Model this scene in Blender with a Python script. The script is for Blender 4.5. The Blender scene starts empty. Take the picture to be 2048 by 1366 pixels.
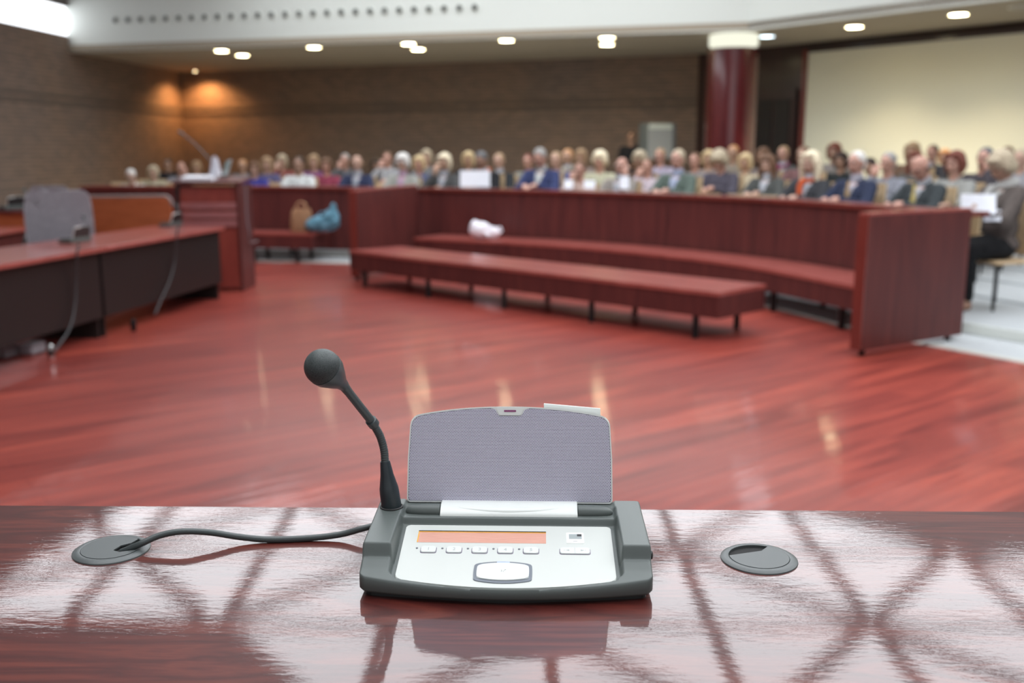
import bpy, bmesh, math, random
from mathutils import Vector, Matrix
random.seed(7)
PI = math.pi
col = bpy.context.scene.collection
scn = bpy.context.scene

# ------------------------------------------------------------------ camera, world, lights, exposure
FPX, HORIZON, EYE = 1991.0, 305.0, 1.50
TH = math.atan((683 - HORIZON) / FPX)
cam_d = bpy.data.cameras.new('camera')
cam = bpy.data.objects.new('camera', cam_d)
col.objects.link(cam)
cam.location = (0, 0, EYE)
cam.rotation_euler = (PI / 2 - TH, 0, 0)
cam_d.sensor_width = 36
cam_d.lens = FPX / 2048 * 36
cam_d.clip_start = .05
cam_d.dof.use_dof = True
cam_d.dof.focus_distance = .955
cam_d.dof.aperture_fstop = 5.0
scn.camera = cam

world = bpy.data.worlds.new('world')
scn.world = world
world.use_nodes = True
world.node_tree.nodes['Background'].inputs[0].default_value = (.80, .88, 1, 1)
world.node_tree.nodes['Background'].inputs[1].default_value = 1.0
scn.view_settings.view_transform = 'Standard'
scn.view_settings.look = 'None'
scn.view_settings.gamma = 1
scn.view_settings.use_curve_mapping = False
scn.view_settings.exposure = 0.0
SKYLIGHT = 4.3          # radiance of the overcast sky seen through the glass roof

# ------------------------------------------------------------------ pixel -> world (surveying the place)
def ray(px, py):
    u = (683 - py) / FPX
    return Vector(((px - 1024) / FPX, math.cos(TH) + u * math.sin(TH), -math.sin(TH) + u * math.cos(TH)))
def atz(px, py, z):
    r = ray(px, py)
    return Vector((0, 0, EYE)) + r * ((z - EYE) / r.z)
def aty(px, py, y):
    r = ray(px, py)
    return Vector((0, 0, EYE)) + r * (y / r.y)

# ------------------------------------------------------------------ materials
def mat(name, color, rough=.5, metal=0, coat=0, coat_rough=.05, spec=.5, sheen=0):
    m = bpy.data.materials.new(name)
    m.use_nodes = True
    b = m.node_tree.nodes['Principled BSDF']
    b.inputs['Base Color'].default_value = (*color, 1)
    b.inputs['Roughness'].default_value = rough
    b.inputs['Metallic'].default_value = metal
    b.inputs['Coat Weight'].default_value = coat
    b.inputs['Coat Roughness'].default_value = coat_rough
    b.inputs['Specular IOR Level'].default_value = spec
    b.inputs['Sheen Weight'].default_value = sheen
    return m
def nodes(m):
    nt = m.node_tree
    return nt, nt.nodes['Principled BSDF']
def N(nt, t, **kw):
    n = nt.nodes.new(t)
    for k, v in kw.items():
        setattr(n, k, v)
    return n
def noise(nt, scale, vec=None, detail=4, rough=.55, dist=0):
    n = N(nt, 'ShaderNodeTexNoise')
    n.inputs['Scale'].default_value = scale
    n.inputs['Detail'].default_value = detail
    n.inputs['Roughness'].default_value = rough
    n.inputs['Distortion'].default_value = dist
    if vec is not None:
        nt.links.new(vec, n.inputs['Vector'])
    return n.outputs['Fac']
def ramp(nt, fac, stops):
    r = N(nt, 'ShaderNodeValToRGB')
    e = r.color_ramp.elements
    while len(e) < len(stops):
        e.new(.5)
    for el, (p, c) in zip(e, stops):
        el.position = p
        el.color = (*c, 1)
    nt.links.new(fac, r.inputs[0])
    return r.outputs[0]
def mapping(nt, scale=(1, 1, 1), rot=(0, 0, 0), kind='Object'):
    """rotate the coordinates first, then stretch them"""
    tc = N(nt, 'ShaderNodeTexCoord')
    vec = tc.outputs[kind]
    if any(rot):
        mr = N(nt, 'ShaderNodeMapping')
        mr.inputs['Rotation'].default_value = rot
        nt.links.new(vec, mr.inputs['Vector'])
        vec = mr.outputs['Vector']
    mp = N(nt, 'ShaderNodeMapping')
    mp.inputs['Scale'].default_value = scale
    nt.links.new(vec, mp.inputs['Vector'])
    return mp.outputs['Vector']
def bump(nt, b, fac, strength, dist, slot='Normal'):
    n = N(nt, 'ShaderNodeBump')
    n.inputs['Strength'].default_value = strength
    n.inputs['Distance'].default_value = dist
    nt.links.new(fac, n.inputs['Height'])
    nt.links.new(n.outputs[0], b.inputs[slot])
    return n
def wood(name, dark, mid, light, scale=(1, 8, 8), rough=.35, coat=.4, coat_rough=.1, nscale=3, rot=(0, 0, 0), dist=1.2):
    m = mat(name, mid, rough, coat=coat, coat_rough=coat_rough)
    nt, b = nodes(m)
    v = mapping(nt, scale, rot)
    f = noise(nt, nscale, v, 8, .62, dist)
    nt.links.new(ramp(nt, f, [(.28, dark), (.5, mid), (.74, light)]), b.inputs['Base Color'])
    return m
def mottled(name, a, c, scale=30, rough=.9, sheen=0, bumpd=.0):
    m = mat(name, a, rough, sheen=sheen, spec=.25)
    nt, b = nodes(m)
    f = noise(nt, scale, mapping(nt), 5, .6)
    nt.links.new(ramp(nt, f, [(.35, a), (.65, c)]), b.inputs['Base Color'])
    if bumpd:
        bump(nt, b, f, .6, bumpd)
    return m

# desk top: lacquered cherry with a slightly rippled lacquer
M = {}
def desk_wood():
    m = mat('lacquered cherry', (.15, .02, .014), .42, coat=1.0, coat_rough=.03, spec=.25)
    nt, b = nodes(m)
    b.inputs['Coat IOR'].default_value = 1.56
    v = mapping(nt, (1.0, 8.0, 8.0))
    f1 = noise(nt, 2.2, v, 6, .55, 1.6)
    w = N(nt, 'ShaderNodeMath', operation='MULTIPLY'); nt.links.new(f1, w.inputs[0]); w.inputs[1].default_value = 9
    fr = N(nt, 'ShaderNodeMath', operation='PINGPONG'); nt.links.new(w.outputs[0], fr.inputs[0]); fr.inputs[1].default_value = 1
    v2 = mapping(nt, (6, 170, 170))
    f2 = noise(nt, 3, v2, 3, .6)
    mx = N(nt, 'ShaderNodeMix'); mx.data_type = 'FLOAT'
    mx.inputs[0].default_value = .52
    nt.links.new(fr.outputs[0], mx.inputs[2]); nt.links.new(f2, mx.inputs[3])
    nt.links.new(ramp(nt, mx.outputs[0], [(.15, (.042, .008, .007)), (.5, (.080, .014, .011)), (.85, (.135, .027, .017))]), b.inputs['Base Color'])
    v3 = mapping(nt, (14, 45, 14))
    f3 = noise(nt, 3, v3, 4, .6)
    bump(nt, b, f3, .10, .0006, 'Coat Normal')
    return m
M['desk'] = desk_wood()
def floor_wood():
    m = mat('polished red floor', (.35, .05, .03), .36, coat=.36, coat_rough=.06, spec=.25)
    nt, b = nodes(m)
    v = mapping(nt, (1, 1, 1), (0, 0, -math.radians(38)))
    br = N(nt, 'ShaderNodeTexBrick')
    br.inputs['Scale'].default_value = 1
    br.inputs['Brick Width'].default_value = 1.9
    br.inputs['Row Height'].default_value = .17
    br.inputs['Mortar Size'].default_value = .002
    br.inputs['Color1'].default_value = (.29, .050, .036, 1)
    br.inputs['Color2'].default_value = (.22, .036, .028, 1)
    br.inputs['Mortar'].default_value = (.16, .02, .018, 1)
    nt.links.new(v, br.inputs['Vector'])
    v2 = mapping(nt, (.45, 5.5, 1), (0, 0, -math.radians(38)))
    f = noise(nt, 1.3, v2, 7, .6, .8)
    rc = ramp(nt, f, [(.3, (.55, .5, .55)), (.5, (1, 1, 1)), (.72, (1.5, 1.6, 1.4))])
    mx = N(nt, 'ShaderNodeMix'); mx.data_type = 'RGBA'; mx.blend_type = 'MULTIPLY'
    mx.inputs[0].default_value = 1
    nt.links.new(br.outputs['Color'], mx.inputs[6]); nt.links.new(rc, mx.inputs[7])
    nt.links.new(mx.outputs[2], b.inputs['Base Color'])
    v3 = mapping(nt, (1.2, 14, 1), (0, 0, -math.radians(38)))
    f3 = noise(nt, 1.6, v3, 3, .5)
    bump(nt, b, f3, .25, .006, 'Coat Normal')
    bump(nt, b, f3, .25, .006)
    return m
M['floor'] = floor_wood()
M['carpet'] = mottled('grey carpet', (.41, .44, .455), (.50, .53, .545), 60, .95, .3, .002)
M['nosing'] = mat('pale nosing strip', (.55, .55, .50), .45)
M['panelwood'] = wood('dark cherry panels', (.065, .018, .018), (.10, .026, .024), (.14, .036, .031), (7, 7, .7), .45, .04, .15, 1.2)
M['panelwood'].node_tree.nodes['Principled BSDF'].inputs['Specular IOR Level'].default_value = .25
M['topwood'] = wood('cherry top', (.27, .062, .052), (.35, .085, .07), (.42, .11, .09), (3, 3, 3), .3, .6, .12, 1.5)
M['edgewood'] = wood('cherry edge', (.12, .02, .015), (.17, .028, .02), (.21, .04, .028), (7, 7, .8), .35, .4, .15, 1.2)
M['orangewood'] = wood('orange cherry veneer', (.34, .085, .03), (.45, .115, .04), (.53, .14, .055), (1, 1, 6), .35, .4, .15, 2)
M['lectern'] = wood('lectern cherry', (.18, .032, .026), (.26, .05, .038), (.33, .07, .05), (6, 6, .8), .35, .4, .15, 1.5)
M['lectern_rail'] = wood('paler lectern band', (.28, .10, .10), (.34, .13, .13), (.4, .16, .16), (1, 6, 6), .3, .5, .12, 1.5)
M['tanwood'] = wood('light beech', (.52, .36, .20), (.62, .45, .27), (.70, .53, .34), (1, 6, 6), .5, .1, .3, 2)
M['blackpanel'] = mat('black laminate', (.012, .009, .009), .45)
M['blackmetal'] = mat('black metal', (.015, .015, .016), .4, .6)
M['white'] = mat('white painted plaster', (.70, .735, .69), .7)
M['soffit'] = mat('soffit plaster', (.36, .31, .24), .8)
M['ceiling'] = mat('dark ceiling boards', (.15, .13, .12), .8)
M['screen'] = mat('off white projection wall', (.80, .79, .64), .85)
M['darkwall'] = wood('dark wood wall', (.022, .010, .010), (.032, .013, .012), (.045, .017, .015), (5, 5, .6), .35, .4, .15, 1)
M['column'] = wood('polished burgundy column', (.050, .008, .010), (.085, .012, .014), (.12, .018, .018), (6, 6, .5), .22, .8, .08, 1)
def brick():
    m = mat('brown brick', (.15, .09, .05), .85)
    nt, b = nodes(m)
    tc = N(nt, 'ShaderNodeTexCoord')
    br = N(nt, 'ShaderNodeTexBrick')
    br.inputs['Scale'].default_value = 1
    br.inputs['Brick Width'].default_value = .25
    br.inputs['Row Height'].default_value = .085
    br.inputs['Mortar Size'].default_value = .010
    br.inputs['Color1'].default_value = (.29, .205, .155, 1)
    br.inputs['Color2'].default_value = (.215, .158, .125, 1)
    br.inputs['Mortar'].default_value = (.165, .13, .105, 1)
    nt.links.new(tc.outputs['UV'], br.inputs['Vector'])
    f = noise(nt, .35, tc.outputs['Object'], 3)
    rc = ramp(nt, f, [(.3, (.85, .9, 1)), (.7, (1.15, 1.05, .95))])
    mx = N(nt, 'ShaderNodeMix'); mx.data_type = 'RGBA'; mx.blend_type = 'MULTIPLY'; mx.inputs[0].default_value = 1
    nt.links.new(br.outputs['Color'], mx.inputs[6]); nt.links.new(rc, mx.inputs[7])
    nt.links.new(mx.outputs[2], b.inputs['Base Color'])
    bump(nt, b, br.outputs['Fac'], -.5, .006)
    return m
M['brick'] = brick()
def emit(name, color, strength):
    m = bpy.data.materials.new(name)
    m.use_nodes = True
    nt = m.node_tree
    nt.nodes.remove(nt.nodes['Principled BSDF'])
    e = N(nt, 'ShaderNodeEmission')
    e.inputs[0].default_value = (*color, 1)
    e.inputs[1].default_value = strength
    nt.links.new(e.outputs[0], nt.nodes['Material Output'].inputs[0])
    return m
M['skyglass'] = emit('daylit roof glazing', (.93, .96, 1.0), SKYLIGHT)
M['clerestory'] = emit('daylit clerestory glazing', (.92, .95, 1.0), 3.2)
M['lamp'] = emit('downlight glow', (1, .84, .50), 40)
M['lamp_cool'] = emit('cool downlight glow', (.75, .9, 1), 8)
M['steel'] = mat('painted roof steel', (.035, .03, .03), .6)
# device plastics
M['body'] = mat('grey green textured plastic', (.105, .122, .116), .42, spec=.45)
nt_, b_ = nodes(M['body']); bump(nt_, b_, noise(nt_, 2600, mapping(nt_), 2), .12, .0002)
M['body_dark'] = mat('dark underside plastic', (.022, .022, .022), .45)
M['silver'] = mat('silver white painted plastic', (.76, .79, .76), .33, spec=.6)
M['panelw'] = mat('white satin panel', (.57, .595, .565), .36, spec=.4)
M['button'] = mat('white button', (.64, .67, .65), .32)
M['gap'] = mat('violet grey button gap', (.16, .13, .20), .6)
M['greyring'] = mat('blue grey ring', (.14, .16, .19), .4)
M['led'] = mat('dark led', (.12, .13, .15), .35)
M['ledblue'] = mat('pale blue led', (.36, .45, .68), .35)
M['ink'] = mat('faint grey print', (.40, .42, .41), .6)
M['purple'] = mat('purple indicator', (.26, .06, .17), .3)
M['cable'] = mat('dark grey cable', (.050, .060, .060), .38)
M['boot'] = mat('blue black rubber', (.030, .040, .046), .36)
M['neck'] = mat('gooseneck rubber', (.065, .08, .082), .36)
M['grom'] = mat('grey grommet plastic', (.075, .085, .085), .38)
M['well'] = mat('black well', (.004, .004, .004), .8)
M['slot'] = mat('card slot grey', (.33, .37, .37), .4)
M['paper'] = mat('white paper', (.80, .81, .86), .8)
M['chairgrey'] = mottled('grey chair fabric', (.36, .35, .38), (.44, .43, .46), 40, .9, .3)
def lcd():
    m = mat('amber display', (.62, .26, .12), .22, coat=.8, coat_rough=.03)
    nt, b = nodes(m)
    v = mapping(nt, (1, 1, 1))
    sx = N(nt, 'ShaderNodeSeparateXYZ'); nt.links.new(v, sx.inputs[0])
    nt.links.new(ramp(nt, noise(nt, 60, mapping(nt, (1, 30, 1)), 2), [(.3, (.60, .28, .20)), (.7, (.68, .35, .25))]), b.inputs['Base Color'])
    return m
M['lcd'] = lcd()
M['amber'] = mat('amber edge', (.80, .38, .05), .3)
def grille():
    # hexagonal perforation pattern
    m = mat('perforated lilac grille', (.5, .5, .6), .40, .35)
    nt, b = nodes(m)
    tc = N(nt, 'ShaderNodeTexCoord')
    sx = N(nt, 'ShaderNodeSeparateXYZ'); nt.links.new(tc.outputs['Object'], sx.inputs[0])
    def mth(op, a, c=None, d=None):
        n = N(nt, 'ShaderNodeMath', operation=op)
        for i, q in enumerate((a, c, d)):
            if q is None:
                continue
            if isinstance(q, (int, float)):
                n.inputs[i].default_value = q
            else:
                nt.links.new(q, n.inputs[i])
        return n.outputs[0]
    PX, PY = .00166, .00288
    def lattice(ox, oy):
        x = mth('SUBTRACT', mth('FRACT', mth('ADD', mth('DIVIDE', sx.outputs[0], PX), 50 + ox)), .5)
        y = mth('SUBTRACT', mth('FRACT', mth('ADD', mth('DIVIDE', sx.outputs[1], PY), 50 + oy)), .5)
        x = mth('MULTIPLY', x, PX); y = mth('MULTIPLY', y, PY)
        return mth('SQRT', mth('ADD', mth('MULTIPLY', x, x), mth('MULTIPLY', y, y)))
    d = mth('MINIMUM', lattice(0, 0), lattice(.5, .5))
    hole = mth('LESS_THAN', d, .00052)
    mx = N(nt, 'ShaderNodeMix'); mx.data_type = 'RGBA'
    nt.links.new(hole, mx.inputs[0])
    mx.inputs[6].default_value = (.74, .72, .84, 1)
    mx.inputs[7].default_value = (.035, .030, .065, 1)
    nt.links.new(mx.outputs[2], b.inputs['Base Color'])
    return m
M['grille'] = grille()
def foam():
    m = mat('black microphone mesh', (.030, .038, .038), .55)
    nt, b = nodes(m)
    vo = N(nt, 'ShaderNodeTexVoronoi'); vo.inputs['Scale'].default_value = 1500
    nt.links.new(mapping(nt), vo.inputs['Vector'])
    nt.links.new(ramp(nt, vo.outputs['Distance'], [(.1, (.085, .10, .10)), (.7, (.035, .043, .043))]), b.inputs['Base Color'])
    bump(nt, b, vo.outputs['Distance'], -.5, .0003)
    return m
M['foam'] = foam()

# ------------------------------------------------------------------ mesh helpers
def tag(o, label=None, cat=None, group=None, kind=None):
    if label: o['label'] = label
    if cat: o['category'] = cat
    if group: o['group'] = group
    if kind: o['kind'] = kind
    return o
def thing(name, label, cat, loc=(0, 0, 0), rz=0, group=None):
    o = bpy.data.objects.new(name, None)
    col.objects.link(o)
    o.location = loc
    o.rotation_euler = (0, 0, rz)
    o.empty_display_size = .05
    return tag(o, label, cat, group)
def link_mesh(name, me, m, parent=None, smooth=False, angle=None):
    o = bpy.data.objects.new(name, me)
    col.objects.link(o)
    if m is not None:
        me.materials.append(m)
    if smooth:
        for p in me.polygons:
            p.use_smooth = True
        if angle is not None:
            bm = bmesh.new(); bm.from_mesh(me)
            for e in bm.edges:
                if len(e.link_faces) == 2 and e.calc_face_angle(0) > angle:
                    e.smooth = False
            bm.to_mesh(me); bm.free()
    if parent is not None:
        o.parent = parent
    return o
def from_bm(name, bm, m, parent=None, smooth=False, angle=.6):
    bmesh.ops.recalc_face_normals(bm, faces=bm.faces)
    me = bpy.data.meshes.new(name)
    bm.to_mesh(me); bm.free()
    return link_mesh(name, me, m, parent, smooth, angle)
def pydata(name, vs, fs, m, parent=None, smooth=False, angle=.6):
    bm = bmesh.new()
    bv = [bm.verts.new(v) for v in vs]
    for f in fs:
        bm.faces.new([bv[i] for i in f])
    return from_bm(name, bm, m, parent, smooth, angle)
def bm_box(bm, x0, x1, y0, y1, z0, z1, bev=0, seg=2):
    r = bmesh.ops.create_cube(bm, size=1)
    vs = r['verts']
    for v in vs:
        v.co = Vector((x0 + (v.co.x + .5) * (x1 - x0), y0 + (v.co.y + .5) * (y1 - y0), z0 + (v.co.z + .5) * (z1 - z0)))
    if bev:
        es = list({e for v in vs for e in v.link_edges})
        bmesh.ops.bevel(bm, geom=es, offset=bev, segments=seg, affect='EDGES', profile=.5)
def flatten(o):
    """large flat faces keep their own normal, only the bevels shade smoothly"""
    for p in o.data.polygons:
        if max(abs(c) for c in p.normal) > .9995: p.use_smooth = False
    return o
def box(name, x0, x1, y0, y1, z0, z1, m, parent=None, bev=0, seg=2):
    bm = bmesh.new()
    bm_box(bm, x0, x1, y0, y1, z0, z1, bev, seg)
    return flatten(from_bm(name, bm, m, parent, bev > 0, .7))
def bm_prism(bm, pts, z0, z1, bev=0, seg=2):
    b = [bm.verts.new((p[0], p[1], z0)) for p in pts]
    t = [bm.verts.new((p[0], p[1], z1)) for p in pts]
    n = len(pts)
    bm.faces.new(b[::-1]); top = bm.faces.new(t)
    for i in range(n):
        bm.faces.new((b[i], b[(i + 1) % n], t[(i + 1) % n], t[i]))
    if bev:
        bmesh.ops.bevel(bm, geom=list(top.edges), offset=bev, segments=seg, affect='EDGES')
def prism(name, pts, z0, z1, m, parent=None, bev=0, seg=2):
    bm = bmesh.new()
    bm_prism(bm, pts, z0, z1, bev, seg)
    return flatten(from_bm(name, bm, m, parent, bev > 0, .5))
def frame_of(d):
    d = d.normalized()
    a = Vector((0, 0, 1)) if abs(d.z) < .9 else Vector((1, 0, 0))
    u = d.cross(a).normalized()
    return u, d.cross(u).normalized()
def catmull(pts, n=8):
    pts = [Vector(p) for p in pts]
    P = [pts[0] * 2 - pts[1]] + pts + [pts[-1] * 2 - pts[-2]]
    out = []
    for i in range(1, len(P) - 2):
        for k in range(n):
            t = k / n
            a, b, c, d = P[i - 1], P[i], P[i + 1], P[i + 2]
            out.append(.5 * ((2 * b) + (c - a) * t + (2 * a - 5 * b + 4 * c - d) * t * t + (3 * b - a - 3 * c + d) * t ** 3))
    out.append(pts[-1])
    return out
def bm_tube(bm, path, radii, seg=12, cap=True):
    path = [Vector(p) for p in path]
    if not isinstance(radii, (list, tuple)):
        radii = [radii] * len(path)
    rings = []
    u = None
    for i, p in enumerate(path):
        d = (path[min(i + 1, len(path) - 1)] - path[max(i - 1, 0)])
        if d.length < 1e-9: d = Vector((0, 0, 1))
        d.normalize()
        if u is None:
            u, w = frame_of(d)
        else:
            u = (u - d * u.dot(d)).normalized()
            w = d.cross(u).normalized()
        rings.append([bm.verts.new(p + (u * math.cos(2 * PI * k / seg) + w * math.sin(2 * PI * k / seg)) * radii[i]) for k in range(seg)])
    for a, b in zip(rings, rings[1:]):
        for k in range(seg):
            bm.faces.new((a[k], a[(k + 1) % seg], b[(k + 1) % seg], b[k]))
    if cap:
        bm.faces.new(rings[0][::-1]); bm.faces.new(rings[-1])
def tube(name, path, radii, m, parent=None, seg=12):
    bm = bmesh.new()
    bm_tube(bm, path, radii, seg)
    return from_bm(name, bm, m, parent, True, 1.0)
def lathe_bm(bm, prof, seg=32, axis='z', origin=(0, 0, 0)):
    rings = []
    ox, oy, oz = origin
    for r, h in prof:
        ring = []
        for k in range(seg):
            a = 2 * PI * k / seg
            if axis == 'z': c = (ox + r * math.cos(a), oy + r * math.sin(a), oz + h)
            else: c = (ox + h, oy + r * math.cos(a), oz + r * math.sin(a))
            ring.append(bm.verts.new(c))
        rings.append(ring)
    for a, b in zip(rings, rings[1:]):
        for k in range(seg):
            bm.faces.new((a[k], a[(k + 1) % seg], b[(k + 1) % seg], b[k]))
    bm.faces.new(rings[0][::-1]); bm.faces.new(rings[-1])
def lathe(name, prof, m, parent=None, seg=32, axis='z', origin=(0, 0, 0), angle=.6):
    bm = bmesh.new()
    lathe_bm(bm, prof, seg, axis, origin)
    return from_bm(name, bm, m, parent, True, angle)
def round_poly(pts, r, n=5):
    """round every corner of a polygon; r may be a list"""
    out = []
    L = len(pts)
    for i in range(L):
        rr = r[i] if isinstance(r, (list, tuple)) else r
        p = Vector(pts[i][:2]); a = Vector(pts[i - 1][:2]) - p; b = Vector(pts[(i + 1) % L][:2]) - p
        if rr <= 0 or a.length < 1e-9 or b.length < 1e-9:
            out.append((p.x, p.y)); continue
        rr = min(rr, a.length * .49, b.length * .49)
        s, e = p + a.normalized() * rr, p + b.normalized() * rr
        for k in range(n + 1):
            t = k / n
            q = s * (1 - t) ** 2 + p * 2 * t * (1 - t) + e * t * t
            out.append((q.x, q.y))
    return out
def ring_prism(name, outer, inner, z0, z1, m, parent=None):
    """frame between two outlines with equal point counts"""
    bm = bmesh.new()
    n = len(outer)
    R = [[bm.verts.new((p[0], p[1], z)) for p in o] for o, z in ((outer, z0), (outer, z1), (inner, z1), (inner, z0))]
    for a, b in ((0, 1), (1, 2), (2, 3), (3, 0)):
        for k in range(n):
            bm.faces.new((R[a][k], R[a][(k + 1) % n], R[b][(k + 1) % n], R[b][k]))
    return from_bm(name, bm, m, parent, True, .5)
def copy_tree(o, parent=None):
    c = o.copy(); col.objects.link(c); c.parent = parent
    for ch in list(o.children):
        copy_tree(ch, c)
    return c

# ------------------------------------------------------------------ the hall shell
ZS = 3.60                                    # underside of the gallery soffit
BWL, BWR = Vector((-8.86, 27.43)), Vector((4.06, 22.42))      # back wall
LWN = Vector((-11.2, 2.0))                                       # left wall runs towards the viewer
F0, F1, F2 = Vector((-9.38, 21.86)), Vector((4.09, 17.94)), Vector((12.2, 7.4))   # fascia line
RWN = Vector((17.0, 5.5))
ZC = 5.8
def uvbox_wall(name, a, b, z0, z1, m, thick=.2, side=1, parent=None):
    """wall slab between plan points a,b; its brick pattern follows length and height"""
    d = (b - a); L = d.length; d.normalize()
    n = Vector((-d.y, d.x)) * side
    vs, fs = [], []
    for q in (Vector((0, 0)), n * thick):
        for (s, z) in ((0, z0), (L, z0), (L, z1), (0, z1)):
            p = a + d * s + q
            vs.append((p.x, p.y, z))
    fs = [(0, 1, 2, 3), (7, 6, 5, 4), (0, 4, 5, 1), (1, 5, 6, 2), (2, 6, 7, 3), (3, 7, 4, 0)]
    me = bpy.data.meshes.new(name)
    me.from_pydata(vs, [], fs)
    uv = me.uv_layers.new()
    for p in me.polygons:
        for li in p.loop_indices:
            v = me.vertices[me.loops[li].vertex_index].co
            uv.data[li].uv = ((Vector((v.x, v.y)) - a).dot(d), v.z)
    me.update()
    o = link_mesh(name, me, m, parent)
    tag(o, kind='structure')
    return o
def structure(o):
    o['kind'] = 'structure'
    return o
M['rear_fill'] = emit('added fill glow behind the desk', (.95, .97, 1), .8)  # glow of the unseen fill panel added behind the viewer
# floor slab
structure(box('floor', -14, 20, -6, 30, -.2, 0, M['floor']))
uvbox_wall('wall_left', LWN, BWL, 0, 3.92, M['brick'], .3, 1)
uvbox_wall('wall_back', BWL, BWR, 0, 4.2, M['brick'], .3, 1)
uvbox_wall('wall_right', BWR, RWN, 0, 4.2, M['darkwall'], .3, 1)
uvbox_wall('wall_left_upper', LWN + Vector((0, -3)), BWL, 4.50, 6.6, M['ceiling'], .3, 1)
uvbox_wall('wall_front', Vector((-14, -5)), Vector((20, -5)), 0, 6.6, M['darkwall'], .3, -1)
uvbox_wall('window_6', Vector((-6, -4.97)), Vector((6, -4.97)), 1.3, 4.8, M['rear_fill'], .03, 1)  # added glowing panel for frontal fill light, not a known window
uvbox_wall('wall_left_front', Vector((-11.2, -5)), LWN, 0, 6.6, M['brick'], .3, 1)
uvbox_wall('wall_right_front', RWN, Vector((17, -5)), 0, 6.6, M['darkwall'], .3, 1)
# clerestory strip in the left wall
w1 = uvbox_wall('window_1', LWN, F0 + Vector((.0, 0)) + (BWL - LWN).normalized() * .0, 3.92, 4.50, M['clerestory'], .05, 1)
def lwp(px, py):
    # reflection survey: where the polished floor mirrors the left wall
    r = ray(px, py); k = r.x / r.y
    A, d = LWN, (BWL - LWN).normalized()
    t = (A.x - k * A.y) / (k * d.y - d.x)
    q = A + d * t
    return t, -1.5 + q.y * (-r.z / r.y)
for n_, (xa, xb) in enumerate(((112, 168), (186, 252))):
    ta, tb = lwp(xa, 960)[0], lwp(xb, 960)[0]
    d = (BWL - LWN).normalized(); q0, q1 = LWN + d * min(ta, tb), LWN + d * max(ta, tb); off_ = Vector((d.y, -d.x)) * .04
    uvbox_wall('window_%d' % (3 + n_), q0 + off_, q1 + off_, 5.15, 5.72, M['clerestory'], .03, 1)
fq = (F2 - F1).normalized()
uvbox_wall('window_5', F1 + fq * .25 + Vector((fq.y, -fq.x)) * .03, F1 + fq * .95 + Vector((fq.y, -fq.x)) * .03, 4.40, 4.95, M['clerestory'], .02, 1)
# brick relief courses
def ledge(name, a, b, z0, z1, off):
    d = (b - a).normalized(); n = Vector((d.y, -d.x))
    p = [a, b, b + n * off, a + n * off]
    structure(prism(name, [(q.x, q.y) for q in p], z0, z1, M['brick']))
ledge('trim_1', LWN, BWL, 2.62, 2.68, .025)
ledge('trim_2', BWL, BWR, 2.62, 2.68, .025)
ledge('trim_3', LWN, BWL, 2.48, 2.53, .03)
ledge('trim_4', BWL, BWR, 2.48, 2.53, .03)
# soffit over the gallery
structure(prism('ceiling_gallery', [tuple(F0 + Vector((-1.5, .35))), tuple(F1), tuple(F2), (17.2, 5.2), tuple(BWR + Vector((.15, .1))), tuple(BWL + Vector((-.4, .2)))], ZS, ZS + .12, M['soffit']))
# fascia
def slab(name, a, b, z0, z1, m, t=.12):
    d = (b - a).normalized(); n = Vector((-d.y, d.x))
    p = [a, b, b + n * t, a + n * t]
    return structure(prism(name, [(q.x, q.y) for q in p], z0, z1, m, bev=0))
slab('wall_bulkhead', F0, F1, ZS - .02, 5.0, M['white'])
slab('wall_bulkhead_right', F1, F2, ZS - .02, 5.0, M['white'])
# upper set back wall above the fascia up to the ceiling
uvbox_wall('wall_back_upper', BWL, BWR + Vector((.3, -.1)), 4.2, 6.6, M['white'], .3, 1)
uvbox_wall('wall_right_upper', BWR, RWN, 4.2, 6.6, M['white'], .3, 1)
structure(prism('ceiling_gallery_top', [tuple(F0 + Vector((-1.5, .35))), tuple(F1), tuple(F2), (17.2, 5.2), tuple(BWR + Vector((.15, .1))), tuple(BWL + Vector((-.4, .2)))], 5.0, 5.12, M['white']))
# main ceiling with the hole of the glass roof
SKY = [(-6.4, 10.35), (-3.22, 10.35), (-1.45, 8.2), (-3.0, 6.0), (-3.0, -2.0), (6.0, -2.0), (9.2, 3.0), (9.2, 9.0), (7.4, 12.1), (5.55, 12.1), (4.3, 14.3), (3.7, 17.4), (-5.4, 20.0), (-5.6, 14.3)]
def ceiling():
    bm = bmesh.new()
    out = [(-14, -6), (20, -6), (20, 30), (-14, 30)]
    es = []
    for loop in (out, SKY):
        vs = [bm.verts.new((p[0], p[1], ZC)) for p in loop]
        es += [bm.edges.new((vs[i], vs[(i + 1) % len(vs)])) for i in range(len(vs))]
    bmesh.ops.triangle_fill(bm, use_beauty=True, use_dissolve=False, edges=es)
    # drop triangles that filled the hole
    def inside(x, y):
        c = False
        for i in range(len(SKY)):
            (x1, y1), (x2, y2) = SKY[i - 1], SKY[i]
            if (y1 > y) != (y2 > y) and x < (x2 - x1) * (y - y1) / (y2 - y1) + x1: c = not c
        return c
    kill = [f for f in bm.faces if inside(*f.calc_center_median().xy)]
    if kill: bmesh.ops.delete(bm, geom=kill, context='FACES')
    r = bmesh.ops.extrude_face_region(bm, geom=list(bm.faces))
    for v in [g for g in r['geom'] if isinstance(g, bmesh.types.BMVert)]:
        v.co.z += .25
    return structure(from_bm('ceiling', bm, M['ceiling']))
ceiling()
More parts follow.
